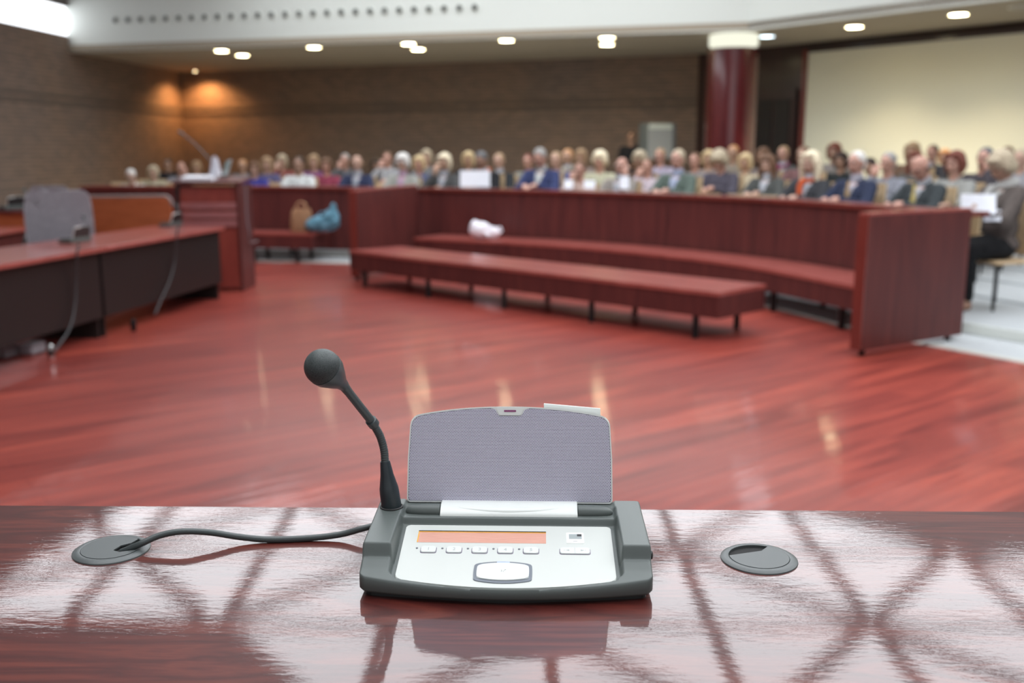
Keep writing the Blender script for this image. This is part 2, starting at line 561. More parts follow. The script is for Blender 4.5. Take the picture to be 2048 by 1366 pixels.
def skylight():
    bm = bmesh.new()
    vs = [bm.verts.new((p[0], p[1], ZC + .03)) for p in SKY]
    bm.faces.new(vs)
    o = from_bm('window_2', bm, M['skyglass'])
    structure(o)
    # triangular lattice of roof members, clipped to the opening
    def inside(x, y):
        c = False
        for i in range(len(SKY)):
            (x1, y1), (x2, y2) = SKY[i - 1], SKY[i]
            if (y1 > y) != (y2 > y) and x < (x2 - x1) * (y - y1) / (y2 - y1) + x1: c = not c
        return c
    b3 = bmesh.new()
    DX, DY, X0, Y0 = 3.55, 2.05, .33, 10.08
    def bar(p, q, w=.15, h=.07):
        p, q = Vector(p), Vector(q)
        L = (q - p).length; d = (q - p).normalized(); nn = Vector((-d.y, d.x)) * w / 2
        k = int(L / .05); run = None
        for i in range(k + 1):
            t = p + d * (i * L / k)
            ins = inside(t.x, t.y)
            if ins and run is None: run = t
            if run is not None and (not ins or i == k):
                if (t - run).length > .1:
                    c = [run + nn, run - nn, t - nn, t + nn]
                    bm_prism(b3, [(v.x, v.y) for v in c], ZC - h, ZC)
                run = None
    for j in range(-6, 5):
        y = Y0 + j * DY
        bar((-9, y), (12, y), .10, .04)
        off = 0 if j % 2 == 0 else DX / 2
        for k in range(-4, 5):
            x = X0 + off + k * DX
            bar((x, y), (x + DX / 2, y + DY)); bar((x, y), (x - DX / 2, y + DY))
    for k in range(-8, 9):
        x = X0 + k * DX / 2
        bar((x + .06, -2), (x + .06, 20), .13)
    from_bm('lattice', b3, M['steel'], o)
    return o
skylight()

# air nozzles in the fascia
fd = (F1 - F0).normalized(); fn = Vector((fd.y, -fd.x))
noz = None
NOZ0, NOZ1 = atz(0, 0, 4), None
def on_fascia(px, py):
    r = ray(px, py); A = Vector((F0.x, F0.y, 0)); n3 = Vector((fn.x, fn.y, 0))
    t = n3.dot(A) / n3.dot(r)
    return Vector((0, 0, EYE)) + r * t
pa, pb = on_fascia(232, 41), on_fascia(950, 15)
for i in range(27):
    p = pa.lerp(pb, i / 26)
    if noz is None:
        noz = thing('air_nozzle', 'small round dark air vent in the long row on the white bulkhead', 'air vent', group='air vents in a row on the bulkhead')
        ang = math.atan2(fn.y, fn.x)
        lathe('collar', [(.05, 0), (.078, .0), (.078, .02), (.062, .035), (.055, .02)], M['white'], noz, 20, 'x')
        lathe('jet', [(.03, .0), (.054, .0), (.054, .022), (.02, .03)], mat('dark vent', (.05, .055, .05), .6), noz, 20, 'x')
        o = noz
    else:
        o = copy_tree(noz)
    o.location = p; o.rotation_euler = (0, 0, math.atan2(fn.y, fn.x))

# downlights
def downlight(px, py, label, r=.135, m='lamp', z=ZS, power=20, color=(1, .82, .55)):
    p = atz(px, py, z)
    t = thing('downlight', label, 'ceiling light', p)
    lathe('trim_ring', [(r, 0), (r + .03, 0), (r + .03, -.012), (r + .004, -.016), (r, -.008)], M['white'], t, 28)
    lathe('diffuser', [(.001, -.012), (r * .99, -.010), (r * .99, -.002), (.001, -.002)], M[m], t, 28)
    if power:
        l = bpy.data.lights.new('downlight_beam', 'SPOT')
        l.energy = power * 4; l.color = color; l.spot_size = math.radians(115); l.spot_blend = .8; l.shadow_soft_size = .1
        lo = bpy.data.objects.new('beam', l); col.objects.link(lo); lo.parent = t; lo.location = (0, 0, -.05)
    return t
downlight(443, 101, 'round warm downlight, leftmost of the front row just behind the bulkhead edge')
downlight(485, 110, 'round warm downlight set behind and right of the leftmost one in the soffit')
downlight(628, 94, 'single round warm downlight between the left pair and the overlapping pair')
downlight(817, 87, 'round warm downlight, left and front one of the overlapping pair')
downlight(836, 98, 'round warm downlight, right and rear one of the overlapping pair')
downlight(1013, 80, 'single round warm downlight in the middle of the soffit')
downlight(1214, 75, 'round warm downlight, front one of the stacked pair left of the column')
downlight(1214, 88, 'round warm downlight, rear one of the stacked pair left of the column')
downlight(1534, 72, 'round bluish downlight just right of the column head', m='lamp_cool', power=10, color=(.8, .9, 1))
downlight(1709, 53, 'round warm downlight above the left part of the pale screen wall', power=55)
downlight(1917, 28, 'round warm downlight above the right part of the pale screen wall', power=55)
downlight(2040, 14, 'dim grey downlight cut by the right edge of the frame', m='soffit', power=0)
cs = thing('corner_spotlight', 'small orange spotlight washing the brick corner at the back left', 'spotlight', atz(390, 139.5, ZS))
lathe('bezel', [(.07, 0), (.10, 0), (.10, -.03), (.075, -.04)], M['soffit'], cs, 24)
lathe('bulb', [(.001, -.045), (.07, -.035), (.07, -.01), (.001, -.01)], emit('orange bulb glow', (1, .75, .42), 40), cs, 24)
l = bpy.data.lights.new('corner_beam', 'SPOT'); l.energy = 190; l.color = (1, .48, .17); l.spot_size = math.radians(150); l.spot_blend = .55; l.shadow_soft_size = .05
lo = bpy.data.objects.new('corner_beam', l); col.objects.link(lo); lo.parent = cs; lo.location = (0, 0, -.07)

# column with its pale capital
colc = Vector((4.02, 18.75))
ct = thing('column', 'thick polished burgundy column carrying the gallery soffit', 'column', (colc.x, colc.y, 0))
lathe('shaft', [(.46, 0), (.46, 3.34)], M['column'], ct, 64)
lathe('capital', [(.40, 3.34), (.40, 3.38), (.44, 3.40), (.44, 3.58), (.40, 3.60)], emit('cream capital glow', (1, 1, .82), 1.0), ct, 64)  # glow put into the capital for its bright reflection; not a lamp

# pale screen wall and dark doors on the right wall
rd = (RWN - BWR).normalized(); rn = Vector((-rd.y, rd.x)) * -1
def on_right(px, py):
    r = ray(px, py); n3 = Vector((rn.x, rn.y, 0)); A = Vector((BWR.x, BWR.y, 0))
    t = n3.dot(A) / n3.dot(r)
    return Vector((0, 0, EYE)) + r * t
sa = on_right(1617, 102); sb = Vector((RWN.x, RWN.y)) - rd * 3
def wallbox(name, s0, s1, z0, z1, t0, t1, m, parent=None, bev=0):
    bm = bmesh.new()
    pts = [BWR + rd * s0 + rn * t0, BWR + rd * s1 + rn * t0, BWR + rd * s1 + rn * t1, BWR + rd * s0 + rn * t1]
    bm_prism(bm, [(p.x, p.y) for p in pts], z0, z1)
    return from_bm(name, bm, m, parent)
s_scr = (Vector((sa.x, sa.y)) - BWR).dot(rd)
scr = thing('projection_screen', 'large off white screen panel on the dark right wall', 'screen')
wallbox('screen_surface', s_scr + .04, 13, .7, sa.z - .04, .02, .05, M['screen'], scr)
wallbox('screen_frame', s_scr - .06, s_scr + .04, .6, sa.z + .02, .02, .09, M['edgewood'], scr)
wallbox('screen_frame', s_scr + .04, 13, sa.z - .04, sa.z + .02, .02, .09, M['darkwall'], scr)
da, db = on_right(1513, 190), on_right(1596, 190)
s0, s1 = (Vector((da.x, da.y)) - BWR).dot(rd), (Vector((db.x, db.y)) - BWR).dot(rd)
dt = wallbox('door_1', s0, s1, 0, 2.75, .02, .07, M['darkwall']); structure(dt)
wallbox('door_panel', s0 + .12, (s0 + s1) / 2 - .04, .2, 2.55, .07, .09, M['blackpanel'], dt)
wallbox('door_panel', (s0 + s1) / 2 + .04, s1 - .12, .2, 2.55, .07, .09, M['blackpanel'], dt)

# ------------------------------------------------------------------ audience side: carpet, curved counters, benches
REF = catmull([(-11, 15.1, 0), (-9, 14.95, 0), (-6, 14.7, 0), (-3.6, 14.5, 0), (-1.7, 14.05, 0), (-.5, 13.45, 0), (.4, 12.98, 0), (1.3, 12.3, 0), (2.1, 11.45, 0), (2.8, 10.45, 0), (3.25, 9.4, 0), (3.62, 8.3, 0), (4.3, 7.1, 0), (4.7, 5.8, 0), (5.0, 4.2, 0)], 8)
def resample(path, step):
    out = [path[0].copy()]; acc = 0
    for a, b in zip(path, path[1:]):
        L = (b - a).length; d = 0
        while acc + (L - d) >= step:
            d += step - acc; acc = 0
            out.append(a.lerp(b, d / L))
        acc += L - d
    return out
REF = resample(REF, .1)
def normals(path):
    o = []
    for i in range(len(path)):
        d = (path[min(i + 1, len(path) - 1)] - path[max(i - 1, 0)]).normalized()
        o.append(Vector((-d.y, d.x, 0)))          # points away from the hall centre (outward)
    return o
NRM = normals(REF)
NRM = [(sum((NRM[max(0, min(len(NRM) - 1, i + k))] for k in range(-6, 7)), Vector())).normalized() for i in range(len(NRM))]
def off(i, d): return REF[i] + NRM[i] * d
def sect(path, prof, name, m, parent=None, smooth=True):
    """sweep a closed (offset,z) profile along a list of (point,normal)"""
    bm = bmesh.new()
    rings = [[bm.verts.new((p.x + n.x * o, p.y + n.y * o, z)) for o, z in prof] for p, n in path]
    k = len(prof)
    for a, b in zip(rings, rings[1:]):
        for j in range(k):
            bm.faces.new((a[j], a[(j + 1) % k], b[(j + 1) % k], b[j]))
    bm.faces.new(rings[0][::-1]); bm.faces.new(rings[-1])
    return from_bm(name, bm, m, parent, smooth, .5)
def idx(cond):
    return [i for i in range(len(REF)) if cond(REF[i])]
I_main = idx(lambda p: p.x > -1.32 and p.y > 8.15)
I_side = idx(lambda p: -6.4 < p.x < -2.05)
PZ = 1.02
# carpet: raked strip rising away from the hall (audience floor)
FL = [(-.55, .006), (.3, .02), (.5, .20), (1.3, .22), (9.5, .55)]
def floor_z(o):
    for (a, za), (b, zb) in zip(FL, FL[1:]):
        if o <= b: return za + (zb - za) * (o - a) / (b - a)
    return FL[-1][1]
def carpet_mesh():
    bm = bmesh.new()
    offs = [-.50, .0, .45, .46, 1.3, 3, 5, 7, 9.5, 11.5]
    zz = [.006, .010, .014, .014, .03, .06, .1, .14, .2, .2]
    ids = list(range(0, len(REF), 3))
    rings = [[bm.verts.new((off(i, o).x, off(i, o).y, z)) for o, z in zip(offs, zz)] for i in ids]
    for a, b in zip(rings, rings[1:]):
        for j in range(len(offs) - 1):
            bm.faces.new((a[j], a[j + 1], b[j + 1], b[j]))
    return structure(from_bm('floor_carpet', bm, M['carpet'], smooth=True))
carpet_mesh()
structure(sect([(REF[i], NRM[i]) for i in range(0, len(REF), 2)], [(-.56, 0), (-.50, 0), (-.50, .012), (-.555, .010)], 'trim_5', M['nosing']))

def counter(name, ids, label, endL=None, endR=None):
    t = thing(name, label, 'counter', (REF[ids[len(ids) // 2]].x, REF[ids[len(ids) // 2]].y, 0))
    base = t.location.copy()
    pth = [(REF[i] - base, NRM[i]) for i in ids]
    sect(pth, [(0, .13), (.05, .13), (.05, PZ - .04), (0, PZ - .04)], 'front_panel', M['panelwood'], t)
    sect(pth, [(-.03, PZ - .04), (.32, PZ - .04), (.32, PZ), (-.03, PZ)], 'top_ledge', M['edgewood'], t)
    def endp(a, b, th=.09):
        a, b = Vector(a) - base.xy, Vector(b) - base.xy
        d = (b - a).normalized(); n = Vector((-d.y, d.x)) * th / 2
        pts = [a + n, a - n, b - n, b + n]
        e = prism('end_panel', [(q.x, q.y) for q in pts], .05, PZ + .03, M['panelwood'], t)
        e2 = prism('edge_strip', [(q.x, q.y) for q in [a + n * 1.02 - d * .012, a - n * 1.02 - d * .012, a - n * 1.02, a + n * 1.02]], .05, PZ + .03, M['edgewood'], e)
        prism('top_edge', [(q.x, q.y) for q in pts], PZ + .03, PZ + .05, M['topwood'], e)
        for q in (a + d * .07, b - d * .12):
            lathe('foot', [(.025, 0), (.025, .05)], M['blackmetal'], t, 12, 'z', (q.x, q.y, 0))
    if endL: endp(*endL)
    if endR: endp(*endR)
    k = 0
    for i in ids[3::14]:
        p = off(i, .1) - base
        lathe('foot', [(.03, 0), (.03, .13)], M['blackmetal'], t, 12, 'z', (p.x, p.y, 0))
        q = off(i, .025) - base
    # vertical joints between the front boards
    for i in ids[12::13]:
        p = off(i, -.001) - base; n = NRM[i]; d = Vector((-n.y, n.x, 0))
        c = [p - d * .004 - n * .002, p + d * .004 - n * .002, p + d * .004 + n * .01, p - d * .004 + n * .01]
        prism('joint', [(v.x, v.y) for v in c], .14, PZ - .05, M['blackpanel'], t)
    return t
counter('curved_counter', I_main, 'long curved dark cherry counter in front of the audience', ((-1.86, 11.75), (-1.33, 13.75)), ((2.57, 7.30), (3.62, 7.98)))
counter('curved_counter', I_side, 'dark cherry counter behind the bench with the bags, left of the long curved one')

def bench(name, path, depth, label, nlegs, legin=.3):
    """path: front edge polyline (hall side)"""
    path = resample(catmull([(x, y, 0) for x, y in path], 8), .08)
    nr = normals(path)
    nr = [(sum((nr[max(0, min(len(nr) - 1, i + k))] for k in range(-6, 7)), Vector())).normalized() for i in range(len(nr))]
    mid = path[len(path) // 2]
    t = thing(name, label, 'bench', (mid.x, mid.y, 0))
    pth = [(p - mid, n) for p, n in zip(path, nr)]
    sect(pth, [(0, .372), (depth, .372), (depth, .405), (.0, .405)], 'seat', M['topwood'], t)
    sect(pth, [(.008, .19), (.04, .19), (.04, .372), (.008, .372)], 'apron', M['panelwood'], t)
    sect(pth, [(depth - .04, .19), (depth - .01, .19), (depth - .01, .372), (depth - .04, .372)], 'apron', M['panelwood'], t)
    for j, (p, n) in ((0, pth[0]), (-1, pth[-1])):
        d = Vector((n.y, -n.x, 0)) * (.03 if j == 0 else -.03)
        c = [p + n * .04, p + n * (depth - .04), p + n * (depth - .04) + d, p + n * .04 + d]
        prism('end_apron', [(v.x, v.y) for v in c], .19, .372, M['panelwood'], t)
    k0 = int(legin / .08)
    for j in range(nlegs):
        i = int(k0 + (len(pth) - 1 - 2 * k0) * j / (nlegs - 1))
        p, n = pth[i]
        for o in (.045, depth - .05):
            q = p + n * o
            bm = bmesh.new(); bm_box(bm, q.x - .024, q.x + .024, q.y - .024, q.y + .024, 0, .20)
            from_bm('leg', bm, M['blackmetal'], t)
    return t
bench('long_bench', [(-1.86, 11.36), (-1.20, 10.66), (-.48, 9.97), (.28, 9.22), (1.02, 8.47), (1.70, 7.80)], .72, 'front long cherry bench standing free on the red floor', 5)
i2 = [i for i in I_main if REF[i].x > -1.0 and REF[i].y > 8.45]
bench('long_bench', [tuple(off(i, -.72).xy) for i in i2[::6]], .68, 'rear long curved cherry bench against the curved counter, behind the free one', 7)
i3 = [i for i in I_side if -6.2 < REF[i].x < -2.35]
bench('long_bench', [tuple(off(i, -.62).xy) for i in i3[::6]], .58, 'far left cherry bench carrying the tan and blue bags', 6)

# ------------------------------------------------------------------ bags and papers on benches
def blob(name, prims, voxel, m, parent=None, smooth_it=3, extra=None):
    me = blob_mesh(name, prims, voxel, smooth_it)
    return link_mesh(name, me, m, parent, True)
def prim_bm(prims):
    bm = bmesh.new()
    for pr in prims:
        if pr[0] == 'e':            # ellipsoid centre radii [matrix]
            _, c, r = pr[:3]
            Mx = pr[3] if len(pr) > 3 else Matrix.Identity(4)
            res = bmesh.ops.create_uvsphere(bm, u_segments=16, v_segments=10, radius=1)
            for v in res['verts']:
                v.co = Mx @ (Vector((v.co.x * r[0], v.co.y * r[1], v.co.z * r[2])) + Vector(c))
        else:                       # 'c' capsule a b ra rb [matrix]
            _, a, b, ra, rb = pr[:5]
            Mx = pr[5] if len(pr) > 5 else Matrix.Identity(4)
            a, b = Mx @ Vector(a), Mx @ Vector(b)
            d = (b - a).normalized()
            pts, rs = [], []
            for k in range(5):
                t = -math.cos(k / 5 * PI / 2)
                pts.append(a + d * ra * t * .999); rs.append(max(ra * math.sin(k / 5 * PI / 2), ra * .08))
            pts += [a, b]; rs += [ra, rb]
            for k in range(1, 5):
                t = math.sin(k / 5 * PI / 2)
                pts.append(b + d * rb * t); rs.append(max(rb * math.cos(k / 5 * PI / 2), rb * .08))
            bm_tube(bm, pts, rs, 14)
    bmesh.ops.recalc_face_normals(bm, faces=bm.faces)
    return bm
def blob_mesh(name, prims, voxel, smooth_it=3):
    bm = prim_bm(prims)
    me = bpy.data.meshes.new(name + '_src'); bm.to_mesh(me); bm.free()
    o = bpy.data.objects.new('tmp', me); col.objects.link(o)
    md = o.modifiers.new('r', 'REMESH'); md.mode = 'VOXEL'; md.voxel_size = voxel
    if smooth_it:
        sm = o.modifiers.new('s', 'SMOOTH'); sm.factor = .5; sm.iterations = smooth_it
    dg = bpy.context.evaluated_depsgraph_get()
    out = bpy.data.meshes.new_from_object(o.evaluated_get(dg))
    out.name = name
    bpy.data.objects.remove(o); bpy.data.meshes.remove(me)
    for p in out.polygons: p.use_smooth = True
    return out

tanfab = mottled('tan canvas', (.42, .23, .13), (.52, .30, .17), 14, .9)
bluefab = mottled('teal blue cloth', (.05, .14, .19), (.13, .27, .36), 9, .8)
bp = aty(604, 459, 14.08); bp.z = .407
bg = thing('tote_bag', 'tan shopping bag standing on the far bench left of the blue bag', 'bag', (bp.x, bp.y, bp.z))
def tote():
    bm = bmesh.new()
    W, D, Hh = .15, .09, .32
    prof = [(0, 1, 1), (.06, 1.04, 1.05), (.16, 1.0, .9), (.27, .9, .6), (Hh, .78, .35)]
    rings = []
    for z, sx, sy in prof:
        r = []
        for k in range(24):
            a = 2 * PI * k / 24
            cx, cy = math.cos(a), math.sin(a)
            q = (abs(cx) ** 4 + abs(cy) ** 4) ** -.25
            r.append(bm.verts.new((cx * q * W * sx, cy * q * D * sy + .008 * math.sin(5 * a + z * 20), z + .012 * math.sin(3 * a) * (z > .2))))
        rings.append(r)
    for a, b in zip(rings, rings[1:]):
        for k in range(24): bm.faces.new((a[k], a[(k + 1) % 24], b[(k + 1) % 24], b[k]))
    bm.faces.new(rings[0][::-1])
    r = bmesh.ops.solidify(bm, geom=list(bm.faces), thickness=.006)
    return bm
from_bm('bag_body', tote(), tanfab, bg, True, 1.2)
for y in (-.03, .03):
    tube('handle', catmull([(-.07, y, .30), (-.06, y, .38), (0, y * .5, .41), (.06, y, .38), (.07, y, .30)], 5), .008, tanfab, bg, 8)
bp = aty(652, 460, 14.02)
bb = thing('cloth_bag', 'slouched teal blue bag on the far bench beside the tan bag', 'bag', (bp.x - .02, bp.y - .10, .407))
blob('bag_body', [('e', (0, 0, .12), (.24, .13, .115)), ('e', (.12, 0, .2), (.12, .10, .13)), ('e', (.15, .0, .31), (.05, .05, .10)), ('e', (-.12, -.02, .10), (.13, .11, .09)), ('c', (-.2, -.05, .1), (.1, -.08, .22), .03, .04), ('c', (0, -.1, .06), (.2, -.09, .16), .03, .03)], .014, bluefab, bb, 2)
tube('handle', catmull([(-.1, .0, .19), (-.03, .02, .27), (.06, .0, .27), (.12, 0, .30)], 5), .012, bluefab, bb, 8)
bp = atz(968, 479, .405)
wb = thing('plastic_bag', 'crumpled white plastic bag lying on the rear long bench', 'bag', (bp.x, bp.y + .14, .405))
wbo = blob('bag_body', [('e', (-.05, 0, .11), (.15, .12, .11)), ('e', (-.12, 0, .14), (.07, .09, .10)), ('e', (.09, 0, .08), (.12, .09, .08)), ('e', (.17, .02, .08), (.05, .05, .05)), ('c', (-.1, -.08, .16), (.05, -.1, .05), .02, .03), ('c', (0, -.08, .17), (.1, -.07, .1), .02, .02)], .012, mottled('white crumpled plastic', (.74, .72, .78), (.84, .82, .88), 12, .5, 0, .01), wb, 1)
tube('handle', catmull([(.15, 0, .11), (.2, .02, .15), (.23, .02, .1), (.19, .02, .06)], 5), .008, M['paper'], wb, 8)
# ------------------------------------------------------------------ people
def rotx(a, c):
    return Matrix.Translation(Vector(c)) @ Matrix.Rotation(a, 4, 'X') @ Matrix.Translation(-Vector(c))
def head_matrix(pitch, tilt=0, turn=0):
    c = Vector((0, .01, 1.11))
    return Matrix.Translation(c) @ Matrix.Rotation(turn, 4, 'Z') @ Matrix.Rotation(tilt, 4, 'Y') @ Matrix.Rotation(pitch, 4, 'X') @ Matrix.Translation(-c)
def head_prims(H):
    P = [('e', (0, .010, 1.235), (.074, .090, .092), H), ('e', (0, -.018, 1.195), (.060, .062, .075), H),
         ('e', (0, -.045, 1.150), (.036, .034, .026), H),                       # chin
         ('c', (0, -.078, 1.228), (0, -.096, 1.192), .009, .014, H),            # nose
         ('e', (0, -.072, 1.248), (.052, .018, .011), H),                       # brow
         ('e', (0, -.080, 1.166), (.024, .011, .008), H),                       # lips
         ('e', (-.030, -.066, 1.195), (.020, .014, .020), H), ('e', (.030, -.066, 1.195), (.020, .014, .020), H),
         ('e', (-.076, .008, 1.212), (.010, .018, .030), H), ('e', (.076, .008, 1.212), (.010, .018, .030), H)]
    return P
def lerp3(a, b, t): return tuple(Vector(a).lerp(Vector(b), t))
def hand_prims(w, d, up=(0, 0, 1), side=1, curl=.4):
    """palm and five fingers starting at wrist w pointing along d"""
    w, d, up = Vector(w), Vector(d).normalized(), Vector(up)
    s = d.cross(up).normalized(); up = s.cross(d).normalized()
    P = [('c', tuple(w), tuple(w + d * .05), .027, .034), ('e', tuple(w + d * .055), (.038, .038, .026))]
    L = [.062, .074, .068, .052]
    for k in range(4):
        b = w + d * .082 + s * (.030 - .020 * k)
        m = b + d * L[k] * .5 - up * L[k] * curl * .3
        e = m + d * L[k] * .4 - up * L[k] * curl
        P += [('c', tuple(b - d * .03), tuple(m), .0105, .0095), ('c', tuple(m), tuple(e), .0095, .008)]
    b = w + d * .03 + s * side * .03
    P += [('c', tuple(b), tuple(b + d * .03 + s * side * .018), .013, .010), ('c', tuple(b + d * .03 + s * side * .018), tuple(b + d * .055 + s * side * .014 - up * .008), .010, .009)]
    return P
def arms(pose):
    """returns list of (shoulder, elbow, wrist, hand dir, hand up, side)"""
    SL, SR = (-.175, .005, .985), (.175, .005, .985)
    if pose == 'desk':
        return [(SL, (-.25, -.17, .79), (-.09, -.36, .86), (.7, -.7, -.1), (0, 0, 1), 1), (SR, (.25, -.17, .79), (.09, -.36, .87), (-.7, -.7, -.1), (0, 0, 1), -1)]
    if pose == 'chin':
        return [(SL, (-.22, -.25, .84), (-.075, -.165, 1.06), (.25, .1, 1), (.3, -1, 0), 1), (SR, (.25, -.17, .79), (.09, -.36, .87), (-.7, -.7, -.1), (0, 0, 1), -1)]
    if pose == 'cheek':
        return [(SL, (-.25, -.17, .79), (-.09, -.36, .86), (.7, -.7, -.1), (0, 0, 1), 1), (SR, (.24, -.24, .84), (.135, -.12, 1.08), (-.2, .15, 1), (0, -1, 0), -1)]
    if pose == 'papers':
        return [(SL, (-.24, -.20, .76), (-.17, -.40, .86), (.35, -.8, .3), (0, 0, 1), 1), (SR, (.24, -.20, .76), (.17, -.40, .86), (-.35, -.8, .3), (0, 0, 1), -1)]
    return []
POSES = {'desk': (.12, 0, 0), 'chin': (.16, .06, 0), 'cheek': (.14, .16, .15), 'papers': (.48, 0, 0), 'down': (.60, 0, 0)}
def seated(pose, head=None):
    hp = POSES[pose] if head is None else head
    H = head_matrix(*hp)
    A = arms('desk' if pose == 'down' else pose)
    P = head_prims(H)
    P += [('c', (0, .02, 1.00), tuple(H @ Vector((0, .012, 1.14))), .056, .054),
          ('e', (0, 0, .55), (.17, .13, .12)), ('e', (0, 0, .70), (.145, .11, .14)), ('e', (0, 0, .87), (.165, .115, .17)), ('c', (-.15, .01, .985), (.15, .01, .985), .055, .055)]
    for s in (-1, 1):
        P += [('c', (s * .09, -.02, .52), (s * .11, -.42, .51), .082, .060), ('c', (s * .11, -.42, .51), (s * .11, -.40, .09), .056, .038), ('c', (s * .11, -.38, .045), (s * .12, -.53, .035), .042, .032)]
    for sh, el, wr, hd, up, sd in A:
        P += [('c', sh, el, .050, .040), ('c', el, wr, .040, .027)] + hand_prims(wr, hd, up, sd)
    return P, H, A
def torso_cloth(A, grow=.014, sleeve=True, coat=0):
    P = [('e', (0, 0, .55), (.175 + grow, .135 + grow, .10 + coat * .05)), ('e', (0, 0, .70), (.15 + grow, .118 + grow, .16)), ('e', (0, 0, .87), (.168 + grow, .122 + grow, .165)),
         ('c', (-.155, .01, .98), (.155, .01, .98), .058 + grow, .058 + grow), ('c', (0, .03, .98), (0, .03, 1.055), .075 + grow * .6, .060 + grow * .3)]
    if sleeve:
        for sh, el, wr, hd, up, sd in A:
            P += [('c', sh, el, .056 + grow, .048 + grow), ('c', el, lerp3(el, wr, .93), .047 + grow, .034 + grow * .6)]
    return P
def open_front(me, w_top=.062, z0=.76, z1=1.12):
    bm = bmesh.new(); bm.from_mesh(me)
    kill = []
    for f in bm.faces:
        c = f.calc_center_median()
        if c.y < -.045 and z0 < c.z < z1 and abs(c.x) < w_top * (c.z - z0) / (1.02 - z0):
            kill.append(f)
    bmesh.ops.delete(bm, geom=kill, context='FACES')
    bmesh.ops.solidify(bm, geom=list(bm.faces), thickness=.006)
    bm.to_mesh(me); bm.free()
    for p in me.polygons: p.use_smooth = True
    return me
def legs_cloth(skirt=False):
    P = [('e', (0, 0, .55), (.178, .14, .115))]
    for s in (-1, 1):
        P += [('c', (s * .09, -.02, .52), (s * .11, -.42, .51), .095, .075), ('c', (s * .11, -.42, .51), (s * .11, -.39, .12), .070, .055)]
    if skirt:
        P += [('c', (0, -.1, .54), (0, -.42, .51), .105, .10), ('c', (0, -.42, .50), (0, -.42, .28), .11, .14)]
    return P
HAIR = {}
def hair_prims(kind):
    if kind == 'short':
        return [('e', (0, .026, 1.252), (.084, .088, .088)), ('e', (0, .06, 1.20), (.070, .055, .070))]
    if kind == 'bald':
        return [('e', (0, .055, 1.205), (.083, .062, .050)), ('c', (-.078, .0, 1.222), (-.074, .05, 1.20), .014, .02), ('c', (.078, .0, 1.222), (.074, .05, 1.20), .014, .02)]
    if kind == 'bob':
        return [('e', (0, .028, 1.262), (.094, .098, .092)), ('e', (0, .06, 1.20), (.098, .070, .100)), ('c', (-.082, -.01, 1.25), (-.080, .0, 1.135), .030, .026), ('c', (.082, -.01, 1.25), (.080, .0, 1.135), .030, .026), ('c', (-.06, -.058, 1.30), (.06, -.055, 1.305), .022, .024)]
    if kind == 'puffy':
        return [('e', (0, .025, 1.272), (.108, .108, .100)), ('e', (0, .06, 1.20), (.105, .075, .085)), ('e', (-.082, .0, 1.235), (.035, .05, .06)), ('e', (.082, .0, 1.235), (.035, .05, .06)), ('c', (-.05, -.065, 1.305), (.05, -.065, 1.31), .024, .024)]
    if kind == 'long':
        return [('e', (0, .028, 1.262), (.098, .100, .095)), ('e', (0, .065, 1.16), (.105, .065, .14)), ('c', (-.085, -.015, 1.25), (-.090, -.015, 1.04), .032, .026), ('c', (.085, -.015, 1.25), (.090, -.015, 1.04), .032, .026), ('c', (-.055, -.06, 1.31), (.055, -.06, 1.312), .022, .022)]
BODY, CLOTH, LEGS = {}, {}, {}
VOX = .0105
for p in ('desk', 'chin', 'cheek', 'papers', 'down'):
    P, H, A = seated(p)
    BODY[p] = (blob_mesh('body_' + p, P, VOX, 2), H)
    ja = blob_mesh('jacket_' + p, torso_cloth(A), .014, 4)
    sw = ja.copy()
    CLOTH[p, 'jacket'] = open_front(ja)
    CLOTH[p, 'sweater'] = sw
SHIRT = blob_mesh('shirt', torso_cloth([], .003, False) + [('c', (0, .02, 1.0), (0, .012, 1.085), .062, .064)], .013, 3)
LEGS['trousers'] = blob_mesh('trousers', legs_cloth(), .016, 3)
LEGS['skirt'] = blob_mesh('skirt', legs_cloth(True), .016, 3)
for k in ('short', 'bald', 'bob', 'puffy', 'long'):
    HAIR[k] = blob_mesh('hair_' + k, hair_prims(k), .010, 2)
def scarf_mesh():
    bm = bmesh.new()
    pts = [(.07 * math.cos(a), .03 - .075 * math.sin(a), 1.06 - .025 * math.sin(a)) for a in [k * 2 * PI / 20 for k in range(21)]]
    bm_tube(bm, pts, .024, 10)
    bm_tube(bm, catmull([(-.02, -.09, 1.04), (-.03, -.135, .98), (-.02, -.155, .90), (-.03, -.16, .80)], 4), [.03, .032, .03, .03, .03, .03, .03, .03, .03, .03, .03, .03, .026], 10)
    me = bpy.data.meshes.new('scarf'); bmesh.ops.recalc_face_normals(bm, faces=bm.faces); bm.to_mesh(me); bm.free()
    for p in me.polygons: p.use_smooth = True
    return me
def tie_mesh():
    bm = bmesh.new()
    rings = []
    for z, w, y in ((1.035, .016, -.118), (1.01, .020, -.126), (.99, .014, -.128), (.90, .026, -.136), (.78, .034, -.140), (.74, .004, -.138)):
        rings.append([bm.verts.new((x * w, y + dy, z)) for x, dy in ((-1, .006), (0, -.008), (1, .006), (0, .012))])
    for a, b in zip(rings, rings[1:]):
        for k in range(4): bm.faces.new((a[k], a[(k + 1) % 4], b[(k + 1) % 4], b[k]))
    bm.faces.new(rings[0][::-1]); bm.faces.new(rings[-1])
    me = bpy.data.meshes.new('necktie'); bmesh.ops.recalc_face_normals(bm, faces=bm.faces); bm.to_mesh(me); bm.free()
    return me
SCARF, TIE = scarf_mesh(), tie_mesh()
